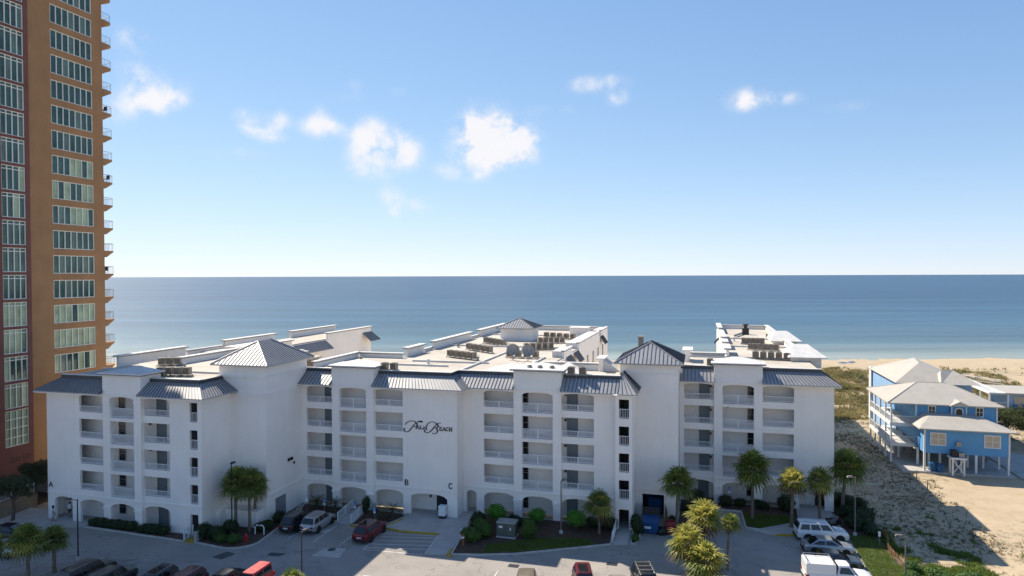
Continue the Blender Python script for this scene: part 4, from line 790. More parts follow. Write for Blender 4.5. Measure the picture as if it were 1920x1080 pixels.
shrub(-47.9, 61.3, 1.1, 1.1, 1.3, LOOSE[1], 'dark bush at the foot of the left palm by the annex'); shrub(-47.3, 59.1, .8, .8, .75, BALL[0], 'low green bush at the kerb, left of the hydrant bush')
shrub(-45.9, 59.2, .85, .8, .8, BALL[0], 'low green bush touching the red hydrant'); shrub(-45.2, 63.3, 1.1, 1.3, .8, LOOSE[1], 'spreading dark bush behind the white pipe at the wall')
shrub(-44.9, 65.6, .95, .95, 1.05, BALL[1], 'dark round bush in front of the parked black wagon')
shrub(-21.4, 71.2, 1.4, 1.3, 1.35, BALL[2], 'bright green domed bush at the first arch of the middle block', stem=.55); shrub(-17.1, 72.2, 1.2, 1.2, 1.15, BALL[2], 'bright green domed bush at the middle arch of the middle block', stem=.4)
shrub(-12.8, 72.1, 1.45, 1.35, 1.35, BALL[2], 'broad bright green bush left of the small island palm', stem=.35)
shrub(-23.2, 70.3, 1.25, 1.2, 1.35, LOOSE[1], 'dark loose bush beside the entrance pillar'); shrub(-21.9, 67.6, 1.45, 1.3, 1.45, LOOSE[0], 'big loose green bush left of the green utility cabinet'); shrub(-22.6, 65.9, 1.2, 1.2, 1.2, LOOSE[0], 'loose green bush at the island corner by the red post')
shrub(-17.1, 68.3, 1.15, 1.1, 1.6, BALL[0], 'upright green bush right of the green utility cabinet'); shrub(-19.4, 71.6, 1.1, .9, .9, LOOSE[1], 'low dark bush behind the utility cabinet'); shrub(-17.6, 70.6, .9, .8, 1.0, LOOSE[1], 'dark bush at the right back of the utility cabinet')
shrub(-9.5, 72.9, 1.15, 1.2, 1.25, LOOSE[1], 'dark bush behind the small island palm, by the stair walk'); shrub(-11.1, 73.0, .9, .8, 1.0, LOOSE[1], 'dark bush between the bright broad bush and the stair walk')
shrub(-6.45, 72.7, .5, 1.2, 1.6, LOOSE[1], 'narrow dark bush between the stair and the skip'); shrub(-6.4, 70.5, .55, .6, .5, LOOSE[0], 'low bush on the kerb corner at the skip drive')
shrub(-2.8, 75.6, .8, .7, 1.0, LOOSE[1], 'dark bush right of the bin room opening'); shrub(-.4, 83.6, 1.2, 1.1, 1.5, BALL[1], 'dark round bush left of the blue door')
shrub(2.9, 84.0, 1.0, .8, 1.05, BALL[1], 'dark bush below the blue parking sign'); shrub(4.6, 84.2, .95, .75, .8, BALL[1], 'low dark bush right of the blue parking sign'); shrub(6.9, 83.9, 1.2, .8, .85, LOOSE[1], 'low spreading dark bush behind the largest palm'); shrub(9.6, 83.9, 1.35, 1.2, 1.6, BALL[1], 'large dark ball bush beside the right entrance')
shrub(1.0, 82.4, .9, .9, .9, LOOSE[1], 'dark bush in the corner left of the right block'); shrub(-1.3, 81.0, .9, 1.2, .8, LOOSE[1], 'low dark bush under the tall palm at the skip')
for k, (x, y, s) in enumerate([(16.4, 80.2, 1.5), (17.3, 82.4, 1.7), (16.2, 83.6, 1.5), (17.4, 78.6, 1.2), (16.0, 88.0, 1.6), (17.2, 86.4, 1.6)]): shrub(x, y, s, s, s*.75, LOOSE[1], ['dark scrub clump behind the right lamp post', 'dark scrub clump beside the leaning shaded palm', 'dark scrub clump at the building corner left of the leaning palm', 'dark scrub clump at the top of the sunlit lawn', 'farthest dark scrub clump along the white side wall', 'dark scrub clump behind the leaning shaded palm'][k], 'dark scrub at the right corner')
for k, (x, y, s) in enumerate([(16.7, 65.6, 1.1), (17.6, 64.0, 1.3), (19.4, 66.5, 1.2), (20.8, 67.9, 1.35), (21.9, 66.6, 1.1), (19.0, 70.6, .8), (18.6, 62.6, 1.2), (22.8, 64.9, 1.0), (20.2, 65.0, 1.5), (23.4, 68.6, 1.2), (18.2, 67.6, 1.0)]): shrub(x, y, s*1.15, s*1.15, s*.7, LOOSE[0], ['sunlit bush nearest the white pickup', 'sunlit bush at the bottom edge below the lamp post', 'sunlit bush right of the front right lamp post', 'largest sunlit green bush on the sand right of the lamp post', 'sunlit bush at the right end of the green clump on the sand', 'small bush beside the broken sand fence', 'lowest sunlit bush under the front right lamp post', 'outermost sunlit bush on the sand at the bottom edge', 'wide sunlit bush in the middle of the green clump on the sand', 'sunlit bush at the shadow edge right of the lamp post', 'sunlit bush between the front right lamp post and the sand fence'][k], 'sunlit bushes at the lower right', z=-.4)
# sago palms
def cycad(seed, n=24):
    r = np.random.default_rng(seed); V, F = [], []
    for k in range(n):
        a = k*2.39996; e0 = math.radians(72-62*(k/n)+r.uniform(-6, 6)); L_ = r.uniform(.95, 1.2); p = np.zeros(3); pts = []
        for q in range(9): e = e0-1.05*(q/8); p = p+np.array([math.cos(a)*math.cos(e), math.sin(a)*math.cos(e), math.sin(e)])*L_/8; pts.append(p.copy())
        sd_ = np.array([-math.sin(a), math.cos(a), 0])
        for q in range(8):
            A, B = pts[q], pts[q+1]; i = len(V); V += [A-sd_*.014, A+sd_*.014, B+sd_*.014, B-sd_*.014]; F.append((i, i+1, i+2, i+3))
            for sg in (-1, 1):
                for h_ in (0, .5):
                    b0 = A*(1-h_)+B*h_; ln = .24*math.sin(math.pi*(q+h_+.8)/9.5)+.03; t = b0+sd_*sg*ln+(B-A)*.5+np.array([0, 0, .03]); w = (B-A)*.2
                    i = len(V); V += [b0-w*.5, b0+w*.5, t+w*.1, t-w*.1]; F.append((i, i+1, i+2, i+3))
    return raw('fronds', V, F, LEAFC)
CY = [cycad(1), cycad(2, 30)]
for x, y, h, s, lb in ((-43.15, 70.4, .75, 1.15, 'bushy sago palm farthest left, under the wall corner'), (-40.7, 70.3, .8, 1.1, 'sago palm beside the left ramp railing'), (-34.9, 69.2, .8, 1.15, 'sago palm behind the blue sign at the red wagon'), (-33.4, 70.2, .75, 1.05, 'sago palm next to the entrance pillar')):
    t = thing('sago_palm', lb, 'sago palm', (x, y, -.25), 0, 'sago palms in the mulch beds'); link('trunk', trunk_mesh(h, .17, .16, m=BARKT, boots=False), t); c = link('fronds', CY[int(x) % 2], t, (0, 0, h), x); c.scale = (s, s, s)
t = thing('cypress_shrub', 'upright narrow dark shrub at the right ramp railing', 'shrub', (-37.1, 70.9, -.25)); link('stems', STEM, t); c = link('foliage', LOOSE[1], t); c.scale = (.55, .55, 1.6)
# broadleaf trees beside the left wall and by the blue house
def tree(x, y, h, s, seed, label, m=LEAFT, z=-.3, group='round-headed trees at the left wall', n=3200):
    t = thing('broadleaf_tree', label, 'tree', (x, y, z), 0, group); q = random.Random(seed); mb = MB(); mb.tube([(0, 0, 0), (.1, .05, h*.25), (-.05, .1, h*.5)], [.2, .16, .12], 8); bl = []
    for k in range(9):
        a = k*2.4; rr = s*q.uniform(.35, .75); zz = h*q.uniform(.62, .98); e = (math.cos(a)*rr, math.sin(a)*rr, zz); mb.tube([(-.05, .1, h*.45), (e[0]*.5, e[1]*.5, h*.45+(zz-h*.45)*.6), e], [.09, .06, .02], 5); w = s*q.uniform(.34, .5); bl.append((*e, w, w, w*.72))
    link('trunk', mb.mesh('trunk', BARKT), t); link('crown', leaf_cloud(seed, bl, n, .13, m, core=False), t); return t
tree(-74.3, 58.5, 4.7, 2.3, 11, 'nearer grey-green tree against the tan wall, cut by the left edge'); tree(-78.3, 64.6, 4.6, 2.2, 12, 'farther grey-green tree by the red tower base'); tree(-77.0, 67.6, 4.0, 1.3, 13, 'small yellow-green tree at the white corner of the building', LEAFY)
# lawn grass and dune plants, too many to count
def tufts(name, pts, h, w, blades, m, seed, lean=.5):
    r = np.random.default_rng(seed); P_ = np.repeat(np.asarray(pts), blades, 0); k = len(P_); a = r.uniform(0, 6.283, k); hh = h*r.uniform(.5, 1.2, k); ln = lean*r.random(k)
    off = np.stack([np.cos(a), np.sin(a), np.zeros(k)], 1); b = P_+off*(w*r.random(k))[:, None]; tp = b+off*(hh*ln)[:, None]; tp[:, 2] += hh; sd_ = np.stack([-np.sin(a), np.cos(a), np.zeros(k)], 1)*(w*.28*r.uniform(.5, 1.2, k))[:, None]
    V = np.stack([b-sd_, b+sd_, tp], 1).reshape(-1, 3); o = link(name, raw(name, V, np.arange(k*3).reshape(k, 3), m)); return tag(o, kind='stuff')
def inpoly(x, y, poly):
    c = False; n = len(poly)
    for i in range(n):
        (x1, y1), (x2, y2) = poly[i], poly[i-1]
        if (y1 > y) != (y2 > y) and x < (x2-x1)*(y-y1)/(y2-y1)+x1: c = not c
    return c
def scatter(poly, n, z):
    xa, xb = min(p[0] for p in poly), max(p[0] for p in poly); ya, yb = min(p[1] for p in poly), max(p[1] for p in poly); o = []
    while len(o) < n:
        x, y = rng.uniform(xa, xb), rng.uniform(ya, yb)
        if inpoly(x, y, poly): o.append((x, y, z))
    return o
g1 = scatter([(-20.6, 63.3), (-17.4, 64.5), (-12.6, 67.0), (-10.2, 68.3), (-11.2, 69.6), (-14.5, 69.0), (-17.6, 67.6), (-20.8, 65.4)], 2600, -.2)+scatter([(4.9, 81.6), (4.95, 77.6), (6.2, 77.3), (10.3, 80.5), (10.2, 82.0)], 2200, -.205)+scatter([(15.1, 56), (20.2, 56), (19.6, 66), (17.9, 71.5), (17.6, 78.6), (15.1, 77.7), (15.1, 70)], 6500, -.28)
tufts('lawn_grass', g1, .10, .12, 4, GRASSM, 3)
pts = []
while len(pts) < 34000:                                    # low dead-looking plants on the sand between lot, house and dunes
    x, y = rng.uniform(16.5, 75), rng.uniform(56, 205); d = depth(x, y)
    if d > 188 or (x < 22 and y < 64): continue
    nn_ = mnoise.noise(Vector((x*.14, y*.14, 5)))+.6*mnoise.noise(Vector((x*.5, y*.5, 2)))
    if y > 82 and 29.5+2*nn_ < x < 62 and y < 126: continue
    if 15.2 < x < 17.9 and y < 79: continue
    if rng.random() < .34+nn_*.6: pts.append((x, y, hgt(x, y)-.02))
P0 = np.array(pts); near = depth(P0[:, 0], P0[:, 1]) < 128
tufts('dune_ground_cover', P0[near], .17, .22, 5, LITTER, 5, 1.4)
P1 = [p for p in pts if depth(p[0], p[1]) >= 128]
while len(P1) < 17000:
    x, y = rng.uniform(14, 150), rng.uniform(125, 250); d = depth(x, y)
    if not (140 < d < 192): continue
    nn_ = mnoise.noise(Vector((x*.05, y*.05, 7)))+.5*mnoise.noise(Vector((x*.2, y*.2, 2)))
    px_ = 36+.30*(y-190)                                   # a sandy footpath winds through
    if abs(x-(28.7+(y-127)*.13+1.2*math.sin(y*.09))) < 1.1: continue
    if rng.random() < .30+nn_*1.25: P1.append((x, y, hgt(x, y)-.02))
G2 = []
while len(G2) < 6500:                                      # fresh green runners on the sand by the lot
    x, y = rng.uniform(16.3, 31), rng.uniform(57, 96); nn_ = mnoise.noise(Vector((x*.3, y*.3, 12)))+.5*mnoise.noise(Vector((x*.9, y*.9, 4)))
    if rng.random() < (nn_+.25-(max(0, y-71)+max(0, x-22))*.045) and not (15 < x < 18 and y > 71.5): G2.append((x, y, hgt(x, y)-.02))
tufts('green_ground_cover', G2, .30, .26, 7, GRASSM, 8, 1.1)
tufts('dune_grass', P1, .62, .45, 6, DUNEG, 6, .9)
# ------------------------------------------------------------------ vehicles
def paint(name, col, metal=.3, rough=.28):
    m = bpy.data.materials.new(name); m.use_nodes = True; b = m.node_tree.nodes['Principled BSDF']; b.inputs['Base Color'].default_value = (*col, 1); b.inputs['Metallic'].default_value = metal; b.inputs['Roughness'].default_value = rough; b.inputs['Coat Weight'].default_value = .5; b.inputs['Coat Roughness'].default_value = .08
    t = m.node_tree; g = t.nodes.new('ShaderNodeNewGeometry'); nz_ = t.nodes.new('ShaderNodeTexNoise'); nz_.inputs['Scale'].default_value = 1.7; t.links.new(g.outputs['Position'], nz_.inputs['Vector'])
    r = t.nodes.new('ShaderNodeMapRange'); r.inputs[3].default_value = rough*.7; r.inputs[4].default_value = rough*1.6; t.links.new(nz_.outputs[0], r.inputs[0]); t.links.new(r.outputs[0], b.inputs['Roughness']); return m
CGLASS = mat('car_glass', (.012, .015, .018), .05, var=.1, spec=.7); TYRE = mat('tyre_rubber', (.018, .018, .018), .85, var=.1); RIMM = mat('alloy_rim', (.42, .42, .43), .35, metal=.8, var=.1)
PLAST = mat('black_plastic', (.022, .022, .024), .6, var=.15); LAMPR = mat('tail_lamp_red', (.22, .012, .012), .2, var=.1); LAMPW = mat('head_lamp_clear', (.55, .56, .58), .12, var=.1, metal=.3); PLATE = mat('number_plate', (.6, .6, .58), .5, var=.1)
def wheel_meshes(R, wd):
    t = MB(); pr = [(R*.62, -wd/2), (R*.93, -wd/2), (R, -wd*.32), (R, wd*.32), (R*.93, wd/2), (R*.62, wd/2)]; t.lathe(pr, 20); tv = [(v[0], v[2], v[1]) for v in t.v]; t.v = tv
    r = MB(); r.lathe([(R*.6, -.03), (R*.6, wd*.42), (R*.52, wd*.44), (R*.48, wd*.3), (R*.1, wd*.34)], 20); r.v = [(v[0], v[2], v[1]) for v in r.v]
    for k in range(5):
        a = k*2*math.pi/5; c, s = math.cos(a), math.sin(a); w = R*.1; r.add([(c*R*.1-s*w, wd*.36, s*R*.1+c*w), (c*R*.1+s*w, wd*.36, s*R*.1-c*w), (c*R*.56+s*w*.7, wd*.45, s*R*.56-c*w*.7), (c*R*.56-s*w*.7, wd*.45, s*R*.56+c*w*.7)], [(0, 1, 2, 3)])
    return t.mesh('tyre', TYRE), r.mesh('rim', RIMM)
WM = {}
# profile: list of stations (x, belt height, half width at the belt); greenhouse: x of screen foot, screen top, rear top, rear foot
KIND = {
 'suv':   dict(L=4.7, w=.93, st=[(-2.35, .86, .74), (-2.28, .98, .84), (-1.9, 1.05, .90), (-.6, 1.04, .93), (.75, 1.02, .93), (1.15, 1.02, .91), (1.9, .94, .86), (2.2, .84, .80), (2.35, .70, .66)], gh=(1.12, .42, -1.75, -2.22, 1.70), wx=(1.42, -1.38), R=.36, side=3, rails=True),
 'wagon': dict(L=5.1, w=1.0, st=[(-2.55, .95, .84), (-2.48, 1.12, .94), (-1.9, 1.16, .98), (0, 1.15, 1.0), (.9, 1.13, 1.0), (1.25, 1.12, .97), (2.15, 1.05, .92), (2.42, .95, .86), (2.55, .74, .72)], gh=(1.2, .55, -2.15, -2.45, 1.86), wx=(1.6, -1.5), R=.40, side=3, rails=True),
 'sedan': dict(L=4.8, w=.92, st=[(-2.4, .74, .70), (-2.3, .90, .80), (-1.6, .95, .88), (-.4, .92, .92), (.8, .90, .92), (1.1, .90, .89), (1.95, .80, .84), (2.25, .70, .76), (2.4, .55, .60)], gh=(1.15, .25, -1.0, -1.85, 1.44), wx=(1.45, -1.4), R=.34, side=2, rails=False),
 'pickup':dict(L=5.8, w=1.0, st=[(-2.9, .95, .96), (-2.85, 1.08, .98), (-.3, 1.10, 1.0), (.8, 1.10, 1.0), (1.35, 1.12, .97), (2.35, 1.04, .92), (2.72, .92, .88), (2.9, .72, .76)], gh=(1.35, .75, -.05, -.3, 1.86), wx=(1.85, -1.75), R=.40, side=1, rails=False),
 'jeep':  dict(L=4.2, w=.85, st=[(-2.0, .95, .80), (-1.95, 1.05, .83), (-.6, 1.06, .84), (.6, 1.06, .84), (.8, 1.06, .74), (1.75, 1.0, .68), (1.95, .92, .66), (2.05, .62, .64)], gh=(.75, .58, -1.85, -1.97, 1.86), wx=(1.35, -1.2), R=.42, side=2, rails=False)}
def car(kind, x, y, heading, pm, label, group='vehicles on the car park', roof_m=None, dark_roof=False, rails=None, z=G, cat='car', plate=True, name=None):
    K = KIND[kind]; name = name or {'suv': 'sport_utility_car', 'wagon': 'sport_utility_car', 'sedan': 'sedan_car', 'pickup': 'pickup_truck', 'jeep': 'off_road_car'}[kind]
    t = thing(name, label, cat, (x, y, z), math.radians(heading), group); LP = dict(parent=t, local=True); gc = .24
    # lower body
    mb = MB(); rings = []
    for (sx, bz, hw) in K['st']:
        W_ = hw+.02; lo = gc+(.14 if abs(sx) > K['L']/2-.1 else 0)
        half = [(0, lo), (W_*.86, lo), (W_*.97, lo+.08), (W_*1.0, lo+(bz-lo)*.55), (W_*.985, bz-.10), (W_*.90, bz), (W_*.5, bz+.035), (0, bz+.05)]
        rings.append([(sx, -p[0], p[1]) for p in half]+[(sx, p[0], p[1]) for p in half[-2:0:-1]])
    mb.loft(rings); part('body', mb, pm, smooth=True, **LP)
    # greenhouse
    fx, ft, rtp, rf, rz = K['gh']; hw = K['w']; bz = [s[1] for s in K['st'] if s[0] <= fx][-1]+.02; hb, ht = hw*.90, hw*.70
    g = MB(); c = .05
    low = [(rf, -hb*.93), (rf+.3, -hb), (fx-.35, -hb), (fx, -hb*.86), (fx+.05, 0), (fx, hb*.86), (fx-.35, hb), (rf+.3, hb), (rf, hb*.93), (rf-.04, 0)]
    mid = [(rtp-.06, -ht*.97), (rtp+.2, -ht*1.03), (ft-.15, -ht*1.03), (ft+.05, -ht*.9), (ft+.09, 0), (ft+.05, ht*.9), (ft-.15, ht*1.03), (rtp+.2, ht*1.03), (rtp-.06, ht*.97), (rtp-.09, 0)]
    topr = [(p[0]*.97+.03*(ft+rtp)/2, p[1]*.88) for p in mid]
    g.loft([[(p[0], p[1], bz-.05) for p in low], [(p[0], p[1], rz-.07) for p in mid], [(p[0], p[1], rz) for p in topr]]); part('cabin', g, roof_m or pm, smooth=True, **LP)
    def glass(nm, A, B, C_, D, off):
        A, B, C_, D = [Vector(q) for q in (A, B, C_, D)]; n = (B-A).cross(D-A).normalized()*off; q = MB(); q.loft([[A+n, B+n, C_+n, D+n], [A-n*.5, B-n*.5, C_-n*.5, D-n*.5]]); part(nm, q, CGLASS, **LP)
    zl, zt = bz+.04, rz-.1
    def lerp2(u, v): # point on the greenhouse side: u along, v up, on the +y side
        xl, xt = rf+.12+(fx-.22-rf-.12)*u, rtp+.06+(ft-.06-rtp-.06)*u; yl, yt = hb*1.005, ht*1.04; return (xl+(xt-xl)*v, yl+(yt-yl)*v, zl+(zt-zl)*v)
    ns = K['side']; pill = .035
    for sg in (1, -1):
        for k in range(ns):
            a, b_ = k/ns+pill*.7, (k+1)/ns-pill*.7
            q = [lerp2(a, .06), lerp2(b_, .06), lerp2(b_, .94), lerp2(a, .94)]; q = [(p[0], p[1]*sg, p[2]) for p in q]; glass('side_window', *q, .012*(-sg))
    glass('windscreen', (fx+.02, -hb*.80, zl), (fx+.02, hb*.80, zl), (ft+.10, ht*.84, zt+.03), (ft+.10, -ht*.84, zt+.03), .03)
    glass('rear_window', (rf-.01, hb*.80, zl+.06), (rf-.01, -hb*.80, zl+.06), (rtp-.09, -ht*.86, zt+.02), (rtp-.09, ht*.86, zt+.02), .035)
    if dark_roof:
        q = MB(); q.box(rtp+.35, ft-.15, -ht*.62, ht*.62, rz-.01, rz+.012); part('sunroof', q, CGLASS, **LP)
    # wheels with dark arches
    if K['R'] not in WM: WM[K['R']] = wheel_meshes(K['R'], .24)
    tm, rm = WM[K['R']]
    for wx in K['wx']:
        for sg in (1, -1):
            a = MB(); R = K['R']*1.16; n = 12; pts = [(wx+R*math.cos(math.pi*k/n), K['R']+R*math.sin(math.pi*k/n)*.98) for k in range(n+1)]
            yo = hw+.028; a.prism_y([(p[0], p[1]) for p in pts]+[(wx-R, gc), (wx+R, gc)], sg*(yo-.3), sg*yo); part('wheel_arch', a, PLAST, **LP)
            w = link('wheel', tm, t, (wx, sg*(hw-.075), K['R']), 0 if sg > 0 else math.pi); link('rim', rm, w)
    L2 = K['L']/2; e0 = K['st'][0]; e1 = K['st'][-2]
    for sg in (1, -1):
        q = MB(); q.box(-L2-.015, -L2+.25, sg*e0[2]*.62, sg*e0[2]*1.06, e0[1]-.16, e0[1]+.05); part('tail_lamp', q, LAMPR, **LP)
        q = MB(); q.box(e1[0]-.12, e1[0]+.08, sg*e1[2]*.55, sg*e1[2]*.97, e1[1]-.14, e1[1]-.02); part('head_lamp', q, LAMPW, **LP)
        q = MB(); q.loft([[(fx-.32, sg*(hw-.02), bz-.02), (fx-.18, sg*(hw-.02), bz-.02), (fx-.18, sg*(hw-.02), bz+.12), (fx-.32, sg*(hw-.02), bz+.12)], [(fx-.28, sg*(hw+.18), bz+.0), (fx-.19, sg*(hw+.18), bz+.0), (fx-.19, sg*(hw+.18), bz+.13), (fx-.28, sg*(hw+.18), bz+.13)]]); part('mirror', q, pm, **LP)
        if K['rails'] if rails is None else rails:
            q = MB(); q.tube([(rtp+.1, sg*ht*.86, rz+.0), (rtp+.22, sg*ht*.88, rz+.06), (ft-.35, sg*ht*.88, rz+.06), (ft-.2, sg*ht*.86, rz-.01)], .022, 5); part('roof_rail', q, RIMM if pm.name != 'black_car_paint' else GREYM, **LP)
    q = MB(); q.box(-L2-.03, -L2+.2, -e0[2]*.98, e0[2]*.98, gc+.04, gc+.3); part('rear_bumper', q, PLAST, **LP)
    q = MB(); q.box(L2-.25, L2+.02, -.6, .6, gc+.06, gc+.28); part('grille', q, PLAST, **LP)
    if plate: q = MB(); q.box(-L2-.045, -L2-.02, -.26, .26, .62, .76); part('number_plate', q, PLATE, **LP)
    return t
pw = paint('white_car_paint', (.72, .72, .70), .0, .35); ps = paint('silver_car_paint', (.42, .43, .44), .6); pk = paint('black_car_paint', (.012, .013, .015), .2); pr = paint('dark_red_car_paint', (.16, .012, .02), .35); pred = paint('red_car_paint', (.50, .02, .02), .0, .4)
pg = paint('dark_grey_car_paint', (.035, .042, .047), .5); pbr = paint('beige_car_paint', (.38, .35, .29), .35); ptan = paint('tan_car_paint', (.22, .18, .13), .4); pmar = paint('maroon_car_paint', (.085, .014, .02), .4); pgn = paint('graphite_car_paint', (.10, .11, .12), .6); ppale = paint('pale_grey_car_paint', (.5, .53, .53), .3)
car('suv', -42.35, 65.15, 92, pk, 'black sport utility car parked nose-in beside the silver one'); car('suv', -40.05, 65.6, 90, ps, 'silver sport utility car parked nose-in beside the black one', dark_roof=False)
car('suv', -33.4, 64.75, 89, pr, 'dark red sport utility car with pale roof rails beside the hatched bay', dark_roof=True)
car('wagon', 12.1, 76.1, 7, pw, 'large white sport utility car, first of the row below the right entrance', dark_roof=False); car('sedan', 12.2, 72.7, 5, ps, 'silver sedan between the white wagon and the dark sedan'); car('sedan', 12.2, 69.3, 5, pgn, 'dark grey sedan half hidden behind the white pickup')
t = car('pickup', 11.85, 65.5, 5, pw, 'white pickup truck with a white utility canopy over the bed', cat='truck')
q = MB(); q.box(-2.88, -.42, -.97, .97, 1.10, 1.92); part('canopy', q, pw, parent=t, local=True)
for k in range(2): q = MB(); q.box(-2.86+k*1.23, -1.68+k*1.23, -.99, .99, 1.925, 2.0); part('canopy_lid', q, pw, parent=t, local=True)
for sg in (1, -1): q = MB(); q.box(-2.8, -.5, sg*.972, sg*.985, 1.2, 1.55); q.box(-2.86, -.44, sg*.971, sg*.98, 1.86, 1.9); part('canopy_side_door', q, pw if sg > 0 else pw, parent=t, local=True)
q = MB(); q.tube([(-2.75, -.9, 2.0), (-2.75, -.9, 2.22), (-2.75, .9, 2.22), (-2.75, .9, 2.0)], .03, 5); q.tube([(-.6, -.9, 2.0), (-.6, -.9, 2.22), (-.6, .9, 2.22), (-.6, .9, 2.0)], .03, 5); q.tube([(-2.75, .9, 2.22), (-.6, .9, 2.22)], .03, 5); part('ladder_rack', q, RIMM, parent=t, local=True)
car('wagon', -14.0, 55.2, -76, ptan, 'tan car at the bottom edge, its roof just in view', rails=False); car('suv', -9.7, 58.4, -76, pr, 'dark red sport utility car at the bottom edge with a dark sunroof', dark_roof=True, rails=False)
car('sedan', -6.5, 57.9, -76, pbr, 'pale beige car between the red and the black cars at the bottom edge'); t = car('wagon', -4.4, 59.3, -74, pk, 'black sport utility car with roof bars at the bottom edge')
for k in range(3): q = MB(); q.box(-1.7+k*.8, -1.62+k*.8, -.72, .72, 1.94, 1.99); part('roof_bar', q, GREYM, parent=t, local=True)
car('sedan', -27.9, 51.9, -90, pw, 'white car of which only the roof shows at the bottom edge')
car('wagon', -53.0, 48.5, 90, pk, 'black sport utility car at the bottom edge by the left lamp post'); car('suv', -50.15, 48.3, 90, pg, 'dark grey sport utility car right of the black one at the bottom left', rails=False)
car('suv', -45.8, 48.5, -90, pg, 'dark car with a large glass roof and pale rails at the bottom edge', dark_roof=True); car('suv', -43.05, 48.8, -90, pmar, 'maroon car with pale roof rails at the bottom edge'); car('sedan', -40.3, 50.3, -90, pg, 'dark grey rounded sedan beside the red off-roader')
t = car('jeep', -37.45, 50.7, -90, pred, 'bright red boxy off-road car at the bottom edge')
q = MB(); q.lathe([(.2, 0), (.38, 0), (.4, .1), (.38, .2), (.2, .2)], 16); q.v = [(-2.02-v[2], v[0], v[1]+.95) for v in q.v]; part('spare_wheel', q, TYRE, parent=t, local=True)
car('sedan', -66.3, 51.0, 10, ppale, 'pale grey car cut by the left edge behind the palm leaves'); car('sedan', -69.6, 54.6, 10, pk, 'black car behind the pale grey car at the left edge')
# motorcycle by the white wagon
t = thing('motorcycle', 'black motorcycle standing on the mulch behind the white wagon', 'motorcycle', (13.9, 80.3, -.24), math.radians(20), None)
for wx in (.72, -.72):
    q = MB(); q.lathe([(.2, -.07), (.29, -.07), (.32, 0), (.29, .07), (.2, .07)], 16); q.v = [(v[0]+wx, v[2], v[1]+.32) for v in q.v]; w = part('wheel', q, TYRE, parent=t, local=True); q = MB(); q.lathe([(.19, -.04), (.19, .04)], 12); q.v = [(v[0]+wx, v[2], v[1]+.32) for v in q.v]; part('rim', q, RIMM, parent=w, local=True)
q = MB(); q.box(-.28, .3, -.16, .16, .28, .62); q.box(-.35, -.2, -.2, .2, .3, .4); part('engine', q, GREYM, parent=t, local=True)
q = MB(); q.loft([[(.45, s*.1, .8+dz) for s, dz in ((-1, 0), (1, 0), (.6, .12), (-.6, .12))], [(.15, s*.17, .72+dz) for s, dz in ((-1, 0), (1, 0), (.6, .22), (-.6, .22))], [(-.1, s*.12, .72+dz) for s, dz in ((-1, 0), (1, 0), (.6, .14), (-.6, .14))]]); part('fuel_tank', q, pk, parent=t, local=True)
q = MB(); q.box(-.75, -.1, -.15, .15, .68, .8); part('seat', q, PLAST, parent=t, local=True); q = MB(); q.tube([(.72, 0, .32), (.5, 0, .95)], .04, 6); q.tube([(.45, -.38, 1.05), (.52, 0, .97), (.45, .38, 1.05)], .022, 5); part('handlebar', q, RIMM, parent=t, local=True)
q = MB(); q.lathe([(.02, 0), (.1, .03), (.1, .08)], 10); q.v = [(v[2]+.55, v[0], v[1]+.85) for v in q.v]; part('head_lamp', q, LAMPW, parent=t, local=True)
# ------------------------------------------------------------------ the blue beach houses
BLUE = mat('blue_siding', (.11, .32, .57), .7, var=.05, scale=.5, bump=.1, bscale=4); BLUEL = mat('light_blue_siding', (.27, .44, .66), .7, var=.05, scale=.5)
WTRIM = mat('white_trim', (.72, .71, .68), .6, var=.05); WROOF = mat('pale_metal_roof', (.46, .425, .365), .6, var=.06, scale=.8); BLIND = mat('window_blind', (.50, .44, .33), .7, var=.08, scale=2); WOOD = mat('weathered_wood', (.30, .25, .19), .9, var=.2, scale=2)
BLUEBIN = mat('blue_plastic', (.02, .10, .24), .5, var=.1)
def mk(root):
    def H(nm, mb, m, par=None, **k): return part(nm, mb, m, par or root, **k)
    return H
def rib_roof(H, pts, faces, m=WROOF, name='roof', thick=.12):
    mb = MB(); mb.add(pts, faces); H(name, mb, m)
def hwin(H, x, y, z, w, h, blind=BLIND, mull=1):
    f = MB(); f.box(x-w/2-.12, x+w/2+.12, y-.06, y-.002, z+h, z+h+.14); f.box(x-w/2-.12, x+w/2+.12, y-.08, y-.002, z-.12, z); f.box(x-w/2-.12, x-w/2, y-.06, y-.002, z, z+h); f.box(x+w/2, x+w/2+.12, y-.06, y-.002, z, z+h)
    f.box(x-.03, x+.03, y-.05, y-.03, z, z+h); f.box(x-w/2, x-.03, y-.05, y-.03, z+h/2-.025, z+h/2+.025); f.box(x+.03, x+w/2, y-.05, y-.03, z+h/2-.025, z+h/2+.025)
    o = H('window', f, WTRIM); g = MB(); g.box(x-w/2, x+w/2, y-.028, y-.003, z, z+h); H('pane', g, blind, o); return o
def rails(H, p, q, z, h=1.0, every=.16, name='porch_railing', m=WTRIM):
    mb = MB(); P0, Q0 = Vector((*p, z)), Vector((*q, z)); n = max(2, int((Q0-P0).length/every))
    mb.tube([P0+Vector((0, 0, h)), Q0+Vector((0, 0, h))], .05, 4); mb.tube([P0+Vector((0, 0, .12)), Q0+Vector((0, 0, .12))], .04, 4)
    for k in range(n+1): u = P0.lerp(Q0, k/n); mb.tube([u+Vector((0, 0, .12)), u+Vector((0, 0, h))], .022, 4, False)
    H(name, mb, m)
h1 = thing('beach_house', 'blue two-storey house on stilts with pale roofs and white side porches', 'house', (34, 112, .1)); H = mk(h1)
def bxp(nm, *b, m=WTRIM): q = MB(); q.box(*b); return H(nm, q, m)
